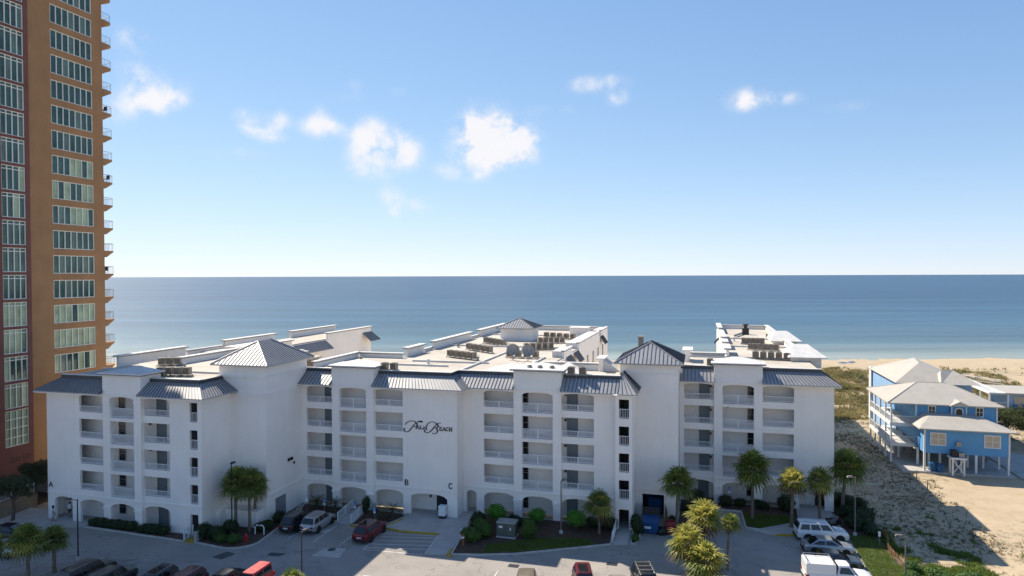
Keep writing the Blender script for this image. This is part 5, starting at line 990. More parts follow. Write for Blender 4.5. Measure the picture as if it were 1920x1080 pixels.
bxp('wall', 29.7, 39.9, 105, 109.6, 2.55, 5.95, m=BLUE); bxp('wall', 29.9, 40.1, 109.61, 121.5, 2.9, 8.45, m=BLUE)
for x in (29.7, 39.75): bxp('corner_board', x-.03, x+.18, 104.95, 105.15, 2.5, 5.95)
for x in (29.88, 39.95): bxp('corner_board', x-.03, x+.18, 109.55, 109.608, 5.9, 8.45)
mb = MB(); x0, x1, y0, y1 = 28.9, 40.5, 104.2, 109.6
mb.add([(x0, y0, 6.0), (x1, y0, 6.0), (x1, 109.6, 6.0), (x0, 109.6, 6.0), (31.0, 107.6, 7.05), (37.2, 107.6, 7.05), (31.0, 109.6, 7.3), (37.2, 109.6, 7.3)], [(0, 1, 5, 4), (1, 2, 7, 5), (0, 4, 6, 3), (4, 5, 7, 6)]); mb.box(x0, x1, y0, y1-.01, 5.86, 5.995); H('lower_roof', mb, WROOF)
mb = MB(); xa, xb, ya, yb = 26.1, 40.75, 108.9, 122.2; R0, R1 = (31.6, 115.5, 10.75), (35.6, 115.5, 10.75)
mb.add([(xa, ya, 8.55), (xb, ya, 8.55), (xb, yb, 8.55), (xa, yb, 8.55), R0, R1], [(0, 1, 5, 4), (1, 2, 5), (2, 3, 4, 5), (3, 0, 4)]); mb.box(xa, xb, ya, yb, 8.4, 8.545)
for p, q in (((xa, ya, 8.6), R0), ((xb, ya, 8.6), R1), (R0, R1), ((xa, yb, 8.6), R0), ((xb, yb, 8.6), R1)): mb.tube([p, q], .06, 5)
H('main_roof', mb, WROOF)
hwin(H, 31.95, 109.6, 7.05, .75, 1.1, GLASSD); hwin(H, 37.9, 109.6, 7.05, .75, 1.1, GLASSD); hwin(H, 31.4, 105, 3.75, 1.7, 1.5); hwin(H, 37.85, 105, 3.75, 1.7, 1.5)
bxp('dormer_wall', 34.25, 36.2, 109.2, 109.598, 6.9, 8.45, m=BLUE)
mb = MB(); mb.add([(33.9, 108.6, 8.45), (36.6, 108.6, 8.45), (35.2, 108.6, 9.15), (33.9, 111, 8.45), (36.6, 111, 8.45), (35.2, 112.6, 9.15)], [(0, 1, 2), (0, 2, 5, 3), (1, 4, 5, 2)]); H('dormer_roof', mb, WROOF)
f = MB(); f.prism_y([(34.7, 6.75), (35.75, 6.75), (35.75, 7.7)]+[(35.225+.525*math.cos(a), 7.7+.5*math.sin(a)) for a in [math.pi*k/8 for k in range(1, 8)]]+[(34.7, 7.7)], 109.08, 109.195); o = H('arched_window', f, WTRIM)
f = MB(); f.prism_y([(34.83, 6.88), (35.62, 6.88), (35.62, 7.68)]+[(35.225+.395*math.cos(a), 7.68+.38*math.sin(a)) for a in [math.pi*k/8 for k in range(1, 8)]]+[(34.83, 7.68)], 109.05, 109.078); H('pane', f, GLASSD, o)
for x in (34.25, 36.1): bxp('corner_board', x-.02, x+.12, 109.14, 109.197, 6.9, 8.45)
for zf in (2.55, 5.45):                                    # two decks of porch round the left side
    bxp('porch_floor', 26.55, 29.66, 109.0, 121.4, zf, zf+.22, m=WTRIM); bxp('porch_beam', 26.5, 29.66, 108.94, 108.995, zf-.2, zf+.26); bxp('porch_beam', 26.44, 26.545, 108.94, 121.4, zf-.2, zf+.26)
    rails(H, (26.6, 109.05), (29.6, 109.05), zf+.22); rails(H, (26.6, 109.05), (26.6, 121.3), zf+.22)
for y in (109.05, 112.1, 115.2, 118.3, 121.3): bxp('porch_post', 26.5, 26.72, y-.1, y+.12, .0, 8.4)
for x in (29.8, 31.2, 32.6, 34.6, 36.0, 37.9, 39.8):
    for y in (105.12, 108.2): 
        if y > 106 or x in (29.8, 36.0, 39.8): bxp('stilt', x-.13, x+.13, y-.1, y+.14, -.05, 2.55)
for x in (30.2, 32.5, 35, 37.5, 39.9):
    for y in (112.5, 116.5, 120.5): bxp('stilt', x-.14, x+.14, y-.14, y+.14, -.05, 2.9, m=WOOD)
for y in (112, 115, 118, 121): bxp('stilt', 28.2, 28.45, y-.12, y+.12, -.05, 2.55)
bxp('ground_slab', 27.0, 40.6, 104.6, 121.5, -.3, .06, m=PAVE)
for x in (32.75, 34.1): bxp('stand_leg', x-.1, x+.1, 103.5, 103.7, -.05, 2.2); bxp('stand_leg', x-.1, x+.1, 104.6, 104.8, -.05, 2.2)
bxp('stand_platform', 32.5, 34.35, 103.35, 104.95, 2.2, 2.42)
q = MB(); q.tube([(32.8, 103.55, .3), (34.05, 103.55, 2.1)], .06, 4); q.tube([(34.05, 103.52, .3), (32.8, 103.52, 2.1)], .06, 4); H('stand_brace', q, WTRIM)
q = MB(); q.box(32.7, 33.4, 103.8, 104.5, 2.43, 3.3); q.lathe([(.28, 3.3), (.28, 3.36)], 12, (33.05, 104.15)); solo('air_conditioner', q, PLAST, 'dark air conditioner on the white X-braced stand', 'air conditioner', (33.05, 104.15, 2.43), 'air conditioners of the blue house')
q = MB(); q.box(33.55, 34.2, 103.8, 104.4, 2.43, 3.0); q.lathe([(.26, 3.0), (.26, 3.05)], 12, (33.87, 104.1)); q.tube([(33.9, 104.6, 2.43), (33.9, 104.7, 4.0)], .03, 5); q.box(33.5, 34.1, 104.66, 104.74, 3.7, 4.3); solo('utility_meter', q, GREYM, 'grey utility unit with a raised panel on the white X-braced stand', 'utility unit', (33.87, 104.1, 2.43))
for k, (x, y) in enumerate(((30.75, 105.2), (31.5, 104.75))):
    t = thing('rubbish_bin', ['left blue wheeled bin under the house', 'right blue wheeled bin under the house'][k], 'bin', (x, y, .06), .3*k, 'blue bins under the house'); q = MB(); q.loft([[(sx*.26, sy*.3, 0) for sx, sy in ((-1, -1), (1, -1), (1, 1), (-1, 1))], [(sx*.33, sy*.4, 1.0) for sx, sy in ((-1, -1), (1, -1), (1, 1), (-1, 1))]]); part('tub', q, BLUEBIN, t, local=True)
    q = MB(); q.loft([[(sx*.36, sy*.44, 1.0) for sx, sy in ((-1, -1), (1, -1), (1, 1), (-1, 1))], [(sx*.28, sy*.34, 1.12) for sx, sy in ((-1, -1), (1, -1), (1, 1), (-1, 1))]]); part('lid', q, BLUEBIN, t, local=True)
    for sg in (-1, 1): q = MB(); q.tube([(sg*.26, .36, .1), (sg*.33, .36, .1)], .1, 10); part('wheel', q, TYRE, t, local=True)
h2 = thing('beach_house', 'light blue house with a large pale roof behind the house on stilts', 'house', (36, 132, .3)); H = mk(h2)
bxp('wall', 30.8, 41.3, 121.9+.8, 140, .3, 9.55, m=BLUEL)
rib_roof(H, [(30.3, 122.0, 9.6), (41.8, 122.0, 9.6), (41.8, 140.5, 9.6), (30.3, 140.5, 9.6), (35.2, 127.5, 12.3), (36.5, 135, 12.3)], [(0, 1, 4), (1, 2, 5, 4), (2, 3, 5), (3, 0, 4, 5), (3, 2, 1, 0)])
rib_roof(H, [(36.7, 121.4, 9.65), (42.2, 121.4, 9.65), (42.2, 126, 9.65), (37.5, 124.5, 11.45), (39.6, 125.5, 11.45), (36.7, 125, 10.4)], [(0, 1, 4, 3), (1, 2, 4), (0, 3, 5)], name='cross_gable_roof')
for y in (124, 129.5, 139.9): bxp('corner_board', 30.74, 30.797, y, y+.2, .3, 9.55)
bxp('porch_wall', 30.5, 30.7, 139, 140.6, .3, 9.9)
h3 = thing('deck_house', 'pale flat-roofed house with a railed roof deck and porch posts at the right edge', 'house', (62, 160, .3)); H = mk(h3)
bxp('wall', 57.2, 72, 151.2, 160.5, .5, 3.95, m=BLUEL); bxp('roof_deck', 56.4, 72.5, 150.4, 161, 4.0, 4.3, m=WROOF)
bxp('porch_roof', 53.6, 56.38, 150.4, 168, 4.9-.9, 4.3, m=WTRIM); bxp('porch_floor', 53.7, 57.1, 150.6, 168, 1.2, 1.4, m=WOOD)
for y in (150.6, 155, 160, 167.5): bxp('porch_post', 53.7, 53.95, y, y+.25, .3, 4.0)
bxp('porch_post', 56.7, 56.95, 150.5, 150.75, .3, 4.0); rails(H, (53.8, 150.6), (53.8, 168), 4.3, 1.0, .35); rails(H, (53.8, 168), (60, 161), 4.3, 1.0, .35); rails(H, (60, 150.5), (72, 150.5), 4.3, 1.0, .35); rails(H, (53.8, 150.7), (56.8, 150.7), 1.4, 1.0, .3)
bxp('front_window', 58.0, 59.8, 151.1, 151.198, 1.4, 3.6, m=BLIND)
for k, x in enumerate((58.0, 59.4)):
    q = MB(); q.box(x-.4, x+.4, 149.6, 150.3, 1.0, 1.12); q.loft([[(x-.4, 150.25, 1.1), (x+.4, 150.25, 1.1), (x+.4, 150.33, 1.1), (x-.4, 150.33, 1.1)], [(x-.35, 150.6, 2.1), (x+.35, 150.6, 2.1), (x+.35, 150.68, 2.1), (x-.35, 150.68, 2.1)]])
    for a in (-.42, .36): q.box(x+a, x+a+.06, 149.6, 150.5, 1.35, 1.42); q.box(x+a, x+a+.06, 149.62, 149.7, .4, 1.35); q.box(x+a, x+a+.06, 150.3, 150.38, .4, 1.35)
    solo('deck_chair', q, BLUEBIN, ['left bright blue deck chair by the pale house', 'right bright blue deck chair by the pale house'][k], 'chair', (x, 150, .4), 'blue deck chairs')
q = MB(); q.box(57.4, 60.5, 149.2, 151.1, .2, .39); part('terrace', q, WOOD, h3)
# wooden walk over the dunes
bw = thing('boardwalk', 'pale wooden boardwalk running over the dunes behind the blue houses', 'boardwalk', (53, 172, 1)); H = mk(bw)
a, b_ = Vector((52.8, 160.0, 1.5)), Vector((48.2, 189.0, 2.0)); d = (b_-a).normalized(); s = Vector((d.y, -d.x, 0))
for k in range(60): p = a.lerp(b_, k/60); q = MB(); e = d*.2; q.loft([[p-s*.8-e, p+s*.8-e, p+s*.8+e, p-s*.8+e], [p-s*.8-e+up*.06, p+s*.8-e+up*.06, p+s*.8+e+up*.06, p-s*.8+e+up*.06]]); H('plank', q, WOOD)
for sg in (-1, 1):
    q = MB(); q.tube([a+s*.8*sg+up*1.0, b_+s*.8*sg+up*1.0], .06, 4); H('hand_rail', q, WTRIM)
    for k in range(13): p = a.lerp(b_, k/12)+s*.8*sg; q = MB(); q.tube([p-up*1.4, p+up*1.0], .06, 4); H('post', q, WTRIM)
# broad evergreen thicket by the drive
for k, (x, y, sc, hh) in enumerate(((46.6, 124, 2.3, 4.9), (49.2, 122.5, 2.2, 4.6), (51.5, 126.5, 2.6, 5.2), (48.4, 129, 2.4, 5.3), (53.5, 121.5, 2.0, 4.2))):
    tree(x, y, hh, sc, 30+k, ['evergreen bush tree nearest the blue house corner', 'evergreen bush tree in front of the thicket by the drive', 'large evergreen bush tree at the right edge behind the drive', 'evergreen bush tree at the back of the thicket', 'lower evergreen bush tree at the right edge of the picture'][k], LEAFTW, .0, 'evergreen thicket by the drive', 2600)
mb = MB(); mb.prism([(42.5, 100), (60, 98), (60, 112), (45.5, 118.5), (41.2, 118), (41.0, 105)], -.4, .03); struct('drive', mb, PAVE)
# ------------------------------------------------------------------ sign and letters on the wall
def ribbon(mb, pts, ws, y0=-.06, y1=0.):
    n = len(pts); Lf, Rt = [], []
    for k in range(n):
        d = Vector(pts[min(k+1, n-1)])-Vector(pts[max(k-1, 0)]); d = d.normalized() if d.length else Vector((1, 0)); nr = Vector((-d.y, d.x))*ws[k]/2; p = Vector(pts[k]); Lf.append(p+nr); Rt.append(p-nr)
    for k in range(n-1): mb.prism_y([tuple(Lf[k]), tuple(Lf[k+1]), tuple(Rt[k+1]), tuple(Rt[k])], y0, y1)
def smoothp(pts, m=5):
    out = []; n = len(pts)
    for i in range(n-1):
        p0, p1, p2, p3 = [Vector(pts[max(0, min(n-1, j))]) for j in (i-1, i, i+1, i+2)]
        for k in range(m): t = k/m; out.append(tuple(.5*((2*p1)+(p2-p0)*t+(2*p0-5*p1+4*p2-p3)*t*t+(3*p1-p0-3*p2+p3)*t**3)))
    out.append(tuple(pts[-1])); return out
sx0, sz0 = -32.75, 9.47
def sg_(u, v): return (sx0+(u-260)*.00441, sz0+(500-v)*.0043+(u-260)*.000248)
sign = thing('palm_beach_sign', 'black lettered Palm Beach sign with script initials on the white wall', 'sign', (-29.8, YB-.003, 9.7))
def letter(strokes, wmax, wmin=None, swash=False):
    mb = MB()
    for st in strokes:
        pts = [sg_(*p) for p in st]
        if swash:
            pts = smoothp(pts); n = len(pts); ws = []
            for k in range(n):
                d = Vector(pts[min(k+1, n-1)])-Vector(pts[max(k-1, 0)]); steep = abs(d.y)/(d.length+1e-6); ws.append(.055+(wmax-.055)*steep**2*math.sin(math.pi*(k+.5)/n)**.5)
        else: ws = [wmax]*len(pts)
        ribbon(mb, pts, ws, YB-.075, YB-.004)
    part('letter', mb, SIGNK, sign)
letter([[(605, 335), (570, 375), (520, 430), (460, 500), (400, 562), (335, 582), (280, 560), (262, 520), (275, 490), (305, 488)], [(302, 385), (340, 335), (400, 303), (470, 288), (545, 298), (605, 335), (635, 385), (618, 430), (575, 450), (545, 435)]], .16, swash=True)
letter([[(600, 500), (650, 415), (690, 508)], [(625, 470), (678, 470)], [(590, 503), (618, 503)], [(672, 508), (705, 508)]], .075)
letter([[(725, 425), (725, 505), (780, 508), (785, 485)], [(708, 425), (745, 425)], [(708, 504), (740, 505)]], .075)
letter([[(812, 512), (822, 430), (855, 500), (888, 435), (892, 518)], [(800, 511), (828, 511)], [(878, 516), (908, 518)]], .075)
letter([[(1185, 375), (1140, 420), (1080, 490), (1010, 560), (940, 600), (880, 600), (845, 570), (840, 535), (862, 530)], [(882, 480), (900, 410), (950, 350), (1030, 318), (1110, 328), (1180, 372), (1215, 420), (1195, 462), (1150, 478), (1190, 520), (1190, 580), (1150, 622), (1095, 632), (1050, 612)], [(1185, 375), (1225, 352), (1285, 352)]], .16, swash=True)
letter([[(1262, 455), (1262, 540)], [(1245, 455), (1312, 458), (1312, 475)], [(1262, 497), (1295, 498)], [(1245, 541), (1315, 545), (1315, 525)]], .075)
letter([[(1335, 548), (1375, 460), (1412, 552)], [(1355, 518), (1398, 520)], [(1322, 548), (1350, 548)], [(1398, 552), (1425, 552)]], .075)
letter([[(1490, 485), (1470, 466), (1445, 468), (1432, 490), (1430, 520), (1445, 548), (1472, 556), (1492, 540)]], .075)
letter([[(1522, 470), (1522, 562)], [(1580, 472), (1580, 565)], [(1522, 517), (1580, 519)], [(1508, 470), (1538, 470)], [(1566, 472), (1596, 472)], [(1508, 562), (1538, 563)], [(1566, 565), (1598, 566)]], .075)
mb = MB()
for st in ([(640, 318), (680, 300), (720, 308)], [(650, 330), (690, 312), (725, 312)], [(720, 308), (760, 308), (795, 328)], [(715, 300), (750, 292), (785, 310)], [(715, 290), (735, 300), (760, 335)], [(690, 290), (715, 296), (725, 318)]): ribbon(mb, [sg_(*p) for p in st], [.03, .1, .03], YB-.075, YB-.004)
part('palm_emblem', mb, SIGNK, sign)
def wl(ch, strokes, x, y, z, lab):
    mb = MB()
    for s_ in strokes: ribbon(mb, [(x+u*.5, z+v*.6) for u, v in s_], [.11]*len(s_), y-.05, y-.003)
    solo('wall_letter', mb, SIGNK, lab, 'letter', (x, y, z), 'building letters')
wl('A', [[(-.5, -.5), (0, .5), (.5, -.5)], [(-.28, -.1), (.28, -.1)]], -70.75, YA, 3.6, 'black letter A at the left end of the white building'); wl('B', [[(-.35, -.5), (-.35, .5)], [(-.35, .5), (.2, .45), (.3, .25), (.15, .02), (-.35, .02)], [(.15, .02), (.38, -.2), (.25, -.45), (-.35, -.5)]], -32.45, YB, 3.3, 'black letter B left above the middle entrance'); wl('C', [[(.4, .3), (.1, .5), (-.25, .4), (-.4, 0), (-.25, -.4), (.1, -.5), (.4, -.3)]], -27.1, YB, 3.3, 'black letter C right above the middle entrance')
# ------------------------------------------------------------------ roof machines
def acmesh():
    b = MB(); b.box(-.42, .42, -.42, .42, .06, .92); b.box(-.44, .44, -.44, .44, .92, .98)
    for k in range(6): b.box(-.43, .43, -.43, -.421, .14+k*.125, .19+k*.125)
    g = MB(); g.lathe([(.34, .981), (.34, 1.0), (.3, 1.01), (.08, 1.01)], 12)
    p = MB()
    for s in (-1, 1):
        for k in range(5): p.box(-.34+k*.15, -.28+k*.15, s*.432-.004, s*.432+.004, .12, .88)
    return b.mesh('air_conditioner', ACB), g.mesh('fan_grille', ACG), p.mesh('side_grille', ACG)
AM, AGm, APm = acmesh()
def acrow(p, q, n, row, s=1.0, z=15.78):
    P0, Q0 = Vector(p), Vector(q); d = (Q0-P0); ang = math.atan2(d.y, d.x)
    fr = MB(); L_ = d.length+1.0*s
    for k in (-.36, .36): fr.box(-.5*s, L_-.5*s, k*s-.05, k*s+.05, .10, .16)
    for k in range(int(L_/1.1)+1): u = -.45*s+(L_-.1)*k/max(1, int(L_/1.1)); fr.box(u-.04, u+.04, -.42*s, .42*s, .05, .099); fr.box(u-.04, u+.04, -.4*s, -.32*s, 0, .049); fr.box(u-.04, u+.04, .32*s, .4*s, 0, .049)
    t = link('equipment_rack', fr.mesh('equipment_rack', GREYM), None, (P0.x, P0.y, z), ang); tag(t, 'low metal rack under the '+row, 'rack', 'roof equipment racks')
    for k in range(n):
        w = P0.lerp(Q0, k/max(1, n-1)); a = link('air_conditioner', AM, None, (w.x, w.y, z+.16), ang+rng.uniform(-.04, .04)); a.scale = (s*.86, s*.86, s*.85); tag(a, f'{ordn(k)} air conditioner from the left in the {row}', 'air conditioner', 'air conditioners on the flat roofs'); link('fan_grille', AGm, a); link('side_grille', APm, a)['kind'] = 'stuff'
acrow((-34.3, 108.3), (-30.3, 104.6), 5, 'row left of the penthouse'); acrow((-33.7, 97.9), (-29.4, 94.4), 5, 'middle left row of the middle roof'); acrow((-33.2, 88.5), (-29.2, 86.3), 5, 'nearest left row of the middle roof')
acrow((-25.3, 99.9), (-22.0, 101.9), 5, 'third row right of the penthouse'); acrow((-25.5, 109.9), (-22.1, 111.4), 5, 'second row right of the penthouse'); acrow((-26.7, 120.4), (-21.4, 117.8), 5, 'farthest row right of the penthouse'); acrow((-25.2, 90.2), (-21.4, 89.7), 4, 'row behind the satellite dishes')
acrow((6.9, 117.0), (9.7, 116.8), 5, 'farthest row of the right wing roof'); acrow((7.4, 108.0), (10.8, 106.7), 6, 'middle row of the right wing roof'); acrow((7.2, 96.6), (11.0, 95.7), 5, 'nearest row of the right wing roof')
acrow((-65.6, 71.3), (-63.9, 72.1), 3, 'back row of the left roof'); acrow((-58.9, 63.9), (-55.9, 64.5), 4, 'front row of the left roof'); acrow((-13.9, 75.4), (-12.6, 75.4), 2, 'pair behind the middle parapet block'); acrow((-36.0, 73.8), (-34.8, 73.8), 2, 'pair beside the left parapet block'); acrow((1.2, 86.9), (1.2, 86.9), 1, 'single spot left of the right parapet block')
t = thing('roof_vent', 'dark roof vent stack with ducts near the sea end of the right wing', 'vent', (8.3, 136, 15.75)); q = MB(); q.box(-.6, .6, -.6, .6, 0, 1.2); part('casing', q, ACG, t, local=True); q = MB(); q.lathe([(.3, 1.2), (.3, 1.7), (.55, 1.75), (.5, 2.0)], 12); part('cowl', q, ACG, t, local=True); q = MB(); q.tube([(-.5, -.3, .3), (-2.2, -6.5, .3)], .2, 8); part('duct', q, GREYM, t, local=True)
ACDISH = mat('dish_mesh', (.36, .33, .29), .8, var=.1)
for k, (x, y) in enumerate(((-23.9, 87.2), (-21.7, 86.6))):
    t = thing('satellite_dish', ['left pale satellite dish on the middle roof', 'right pale satellite dish on the middle roof'][k], 'satellite dish', (x, y, 15.75), math.radians(205), 'satellite dishes'); q = MB(); R = .85; rg = []
    for j in range(6): r_ = R*j/5; rg.append([(r_*math.cos(a), .25*(r_/R)**2*1.0, r_*math.sin(a)) for a in [2*math.pi*i/20 for i in range(20)]])
    q.loft(rg, caps=False); rx = Matrix.Rotation(math.radians(35), 3, 'X'); q.v = [tuple(rx @ Vector(v)+Vector((0, 0, 1.35))) for v in q.v]; part('dish', q, ACDISH, t, smooth=True, local=True)
    q = MB(); q.tube([(0, -.1, 0), (0, -.1, 1.3)], .07, 8); q.tube([(-.5, -.1, 0), (.5, -.1, 0)], .05, 6); q.tube([(0, -.5, .02), (0, .4, .02)], .05, 6); part('mast', q, GREYM, t, local=True); q = MB(); q.tube([(0, 0, .5), (0, .95, 1.9)], .03, 5); q.box(-.09, .09, .88, 1.05, 1.82, 1.98); part('feed_arm', q, GREYM, t, local=True)
t = thing('antenna_mast', 'thin mast left of the satellite dishes', 'mast', (-25.2, 88.8, 15.75)); q = MB(); q.tube([(0, 0, 0), (0, 0, 2.6)], .04, 5); part('pole', q, GREYM, t, local=True); q = MB(); q.tube([(-.4, 0, 2.2), (.4, 0, 2.2)], .025, 4); part('cross_arm', q, GREYM, t, local=True)
for k, x in enumerate((-18.6, -17.4, -16.0)):
    q = MB(); q.lathe([(.28, 16.57), (.3, 16.75), (.2, 16.9)], 12, (x, 74.9)); solo('roof_vent', q, ACB, ['left', 'middle', 'right'][k]+' low round vent on the middle parapet block', 'vent', (x, 74.9, 16.57), 'low vents on the parapet block')
PIPES = ['behind the left parapet block of the middle roof', 'between the two left rows of air conditioners', 'left of the penthouse front near the side parapet', 'beside the third row right of the penthouse', 'in front of the nearest left row on the middle roof', 'beside the second row right of the penthouse', 'behind the penthouse', 'by the left wall of the left roof, pale', 'between the air conditioner rows on the left roof', 'right of the low white block on the left roof', 'behind the wide hip roofed corner tower', 'between the two near rows of the right wing', 'at the left side of the farthest row on the right wing', 'near the sea end of the right wing by the side parapet', 'at the left front corner of the right wing']
for k, (x, y, hh) in enumerate(((-33.5, 81.2, .5), (-30.8, 92.2, .6), (-36.6, 101, .45), (-24.6, 94.8, .7), (-28.4, 86.0, .4), (-22.8, 105.6, .6), (-31.8, 122.5, .5), (-67.9, 75.0, .6), (-61.2, 70.2, .5), (-57.2, 77.2, .6), (-43.2, 81.6, .5), (9.8, 102.0, .6), (5.6, 121.5, .6), (11.6, 130.5, .5), (3.6, 94.4, .45))):
    q = MB(); q.lathe([(.16, 15.752), (.16, 15.752+hh), (.24, 15.76+hh), (.2, 15.87+hh)], 10, (x, y)); o = solo('vent_pipe', q, GREYM if k % 3 else CAPW, 'round vent pipe '+PIPES[k], 'vent pipe', (x, y, 15.752), 'vent pipes on the flat roofs', smooth=True)
# ------------------------------------------------------------------ street furniture
def lamp_post(x, y, h, label, arm=(0, 0), m=GREYM, z=G, double=False):
    t = thing('lamp_post', label, 'lamp post', (x, y, z), 0, 'lamp posts of the car park'); q = MB(); q.tube([(0, 0, 0), (0, 0, h)], [.075, .055], 8); part('pole', q, m, t, local=True); q = MB(); q.lathe([(.2, 0), (.2, .3), (.1, .36)], 10); part('base', q, CONC, t, local=True)
    for sg in ((1, -1) if double else (1,)):
        ax, ay = arm[0]*sg, arm[1]*sg; d = Vector((ax, ay, 0)); n = d.normalized() if d.length else Vector((1, 0, 0)); s = Vector((-n.y, n.x, 0)); q = MB(); q.tube([(0, 0, h-.1), (ax, ay, h)], .035, 5); part('arm', q, m, t, local=True)
        c = Vector((ax, ay, h)); q = MB(); q.loft([[c-n*.1-s*.16-up*.06, c+n*.5-s*.16-up*.06, c+n*.5+s*.16-up*.06, c-n*.1+s*.16-up*.06], [c-n*.05-s*.12+up*.1, c+n*.42-s*.12+up*.1, c+n*.42+s*.12+up*.1, c-n*.05+s*.12+up*.1]]); part('lantern', q, RAIL if m is GREYM else m, t, local=True)
POLD = mat('bronze_pole_paint', (.055, .05, .048), .5, var=.1); POLT = mat('weathered_pole', (.20, .175, .15), .7, var=.15)
lamp_post(-57.9, 52.0, 5.9, 'dark lamp post with an arm to the left, before the left block', (-.75, -.1), POLD); lamp_post(-34.35, 53.5, 4.5, 'dark lamp post in front of the parked silver car', (.05, .2), POLD); lamp_post(-14.1, 70.4, 5.6, 'lamp post on the planted island before the middle block', (.15, .3), POLT, -.22)
lamp_post(-47.7, 61.3, 7.5, 'slim black pole in front of the two palms at the annex', (0, .05), BLACK, -.22); lamp_post(15.65, 77.8, 6.2, 'pale lamp post beside the shaded scrub at the right', (-.35, -.1), POLT, -.28); lamp_post(17.7, 67.5, 4.3, 'front right lamp post among the sunlit bushes', (-.35, 0), POLT, -.6)
def sign_post(x, y, h, label, col, w=.32, hh=.46, z=-.22, second=True):
    t = thing('parking_sign', label, 'sign', (x, y, z), 0, 'signs at the parking bays'); q = MB(); q.tube([(0, 0, 0), (0, 0, h)], .035, 6); part('post', q, GREYM, t, local=True); q = MB(); q.box(-w/2, w/2, -.06, -.037, h-hh, h); part('panel', q, col, t, local=True)
    if second:                                             # the white wheelchair mark and the plate below
        q = MB(); q.box(-.12, .12, -.056, -.038, h-hh-.26, h-hh-.03); part('plate', q, RAIL, t, local=True)
        q = MB(); q.lathe([(.035, 0), (.035, .006)], 8); q.v = [(v[0]-.01, -.0605-v[2], v[1]+h-.09) for v in q.v]
        ribbon(q, [(-.01, h-.13), (0, h-.24), (.07, h-.25), (.09, h-.34)], [.035]*4, -.066, -.0605); ribbon(q, [(-.03, h-.2)]+[(-.01+.09*math.cos(a), h-.29+.09*math.sin(a)) for a in [math.pi*(.75+k*.15) for k in range(8)]], [.025]*9, -.066, -.0605); part('wheelchair_mark', q, RAIL, t, local=True)
SBLUE = mat('sign_blue', (.01, .13, .40), .5, var=.05)
sign_post(-43.3, 68.6, 1.9, 'plain white sign on a post at the left mulch bed', RAIL, second=False); sign_post(-41.05, 68.6, 2.0, 'blue wheelchair parking sign behind the silver car', SBLUE); sign_post(-34.3, 67.6, 2.0, 'blue wheelchair parking sign behind the dark red car', SBLUE); sign_post(3.4, 84.5, 2.1, 'blue wheelchair parking sign among the bushes at the right block', SBLUE, second=True); sign_post(17.4, 75.4, 1.5, 'small white sign on the sunlit lawn at the right', RAIL, .22, .5, -.28, False)
sign_post(-37.6, 69.3, 1.7, 'blue wheelchair parking sign at the foot of the right ramp railing', SBLUE)
# ramp railings
def post_rail(p, q, z, label, name='ramp_railing', h=1.0, cat='railing', group='ramp railings'):
    t = thing(name, label, cat, (*p, z), 0, group); P0, Q0 = Vector((0, 0, 0)), Vector((q[0]-p[0], q[1]-p[1], 0)); m = MB(); m.tube([P0+up*h, Q0+up*h], .035, 5); part('top_rail', m, RAIL, t, local=True); m = MB(); m.tube([P0+up*.12, Q0+up*.12], .03, 5); part('bottom_rail', m, RAIL, t, local=True)
    n = int(Q0.length/.14); m = MB()
    for k in range(1, n): u = Q0*(k/n); m.tube([u+up*.12, u+up*h], .016, 4, False)
    part('balusters', m, RAIL, t, local=True)['kind'] = 'stuff'
    for k in (0, .5, 1): u = Q0*k; m = MB(); m.box(u.x-.05, u.x+.05, u.y-.05, u.y+.05, 0, h+.08); part('post', m, RAIL, t, local=True)
post_rail((-38.75, 67.5), (-39.3, 71.9), -.25, 'white railing on the left side of the ramp'); post_rail((-36.95, 67.2), (-37.5, 71.9), -.25, 'white railing on the right side of the ramp'); post_rail((-8.55, 69.4), (-8.6, 72.6), -.24, 'white railing beside the stair walk at the island', h=1.1); post_rail((-51.4, 58.6), (-51.5, 60.0), -.24, 'short white railing left of the yellow ramp'); 
q = MB(); q.box(-50.12, -49.95, 58.5, 61.0, G, .75); solo('ramp_wall', q, PAVE, 'low pale wall along the right side of the yellow ramp', 'wall', (-50, 59.7, G))
# hydrant, pipe, cabinet, bin, bollard
HYD = mat('hydrant_red', (.45, .03, .025), .45, var=.1)
t = thing('fire_hydrant', 'red fire hydrant on the kerb bed by the two palms', 'fire hydrant', (-44.95, 59.9, -.22)); q = MB(); q.lathe([(.2, 0), (.2, .06), (.13, .08), (.13, .55), (.17, .57), (.17, .62), (.13, .66), (.07, .78), (.04, .8), (.04, .86)], 14); part('barrel', q, HYD, t, smooth=True, local=True)
for sg in (-1, 1): q = MB(); q.tube([(0, 0, .45), (sg*.22, 0, .45)], .065, 8); q.tube([(sg*.22, 0, .45), (sg*.26, 0, .45)], .085, 8); part('outlet', q, HYD, t, local=True)
q = MB(); q.tube([(0, 0, .38), (0, -.24, .38)], .09, 8); part('front_outlet', q, HYD, t, local=True)
t = thing('backflow_pipe', 'white bent water pipe standing behind the hydrant', 'pipe', (-44.8, 61.9, -.22)); q = MB(); q.tube([(-.5, 0, 0), (-.5, 0, .75), (-.35, 0, .95), (.35, .1, .95), (.5, .1, .75), (.5, .1, 0)], .06, 7); part('pipe', q, RAIL, t, local=True); q = MB(); q.lathe([(.12, .86), (.14, .95), (.12, 1.04)], 8, (0, .05)); part('valve', q, GREYM, t, local=True)
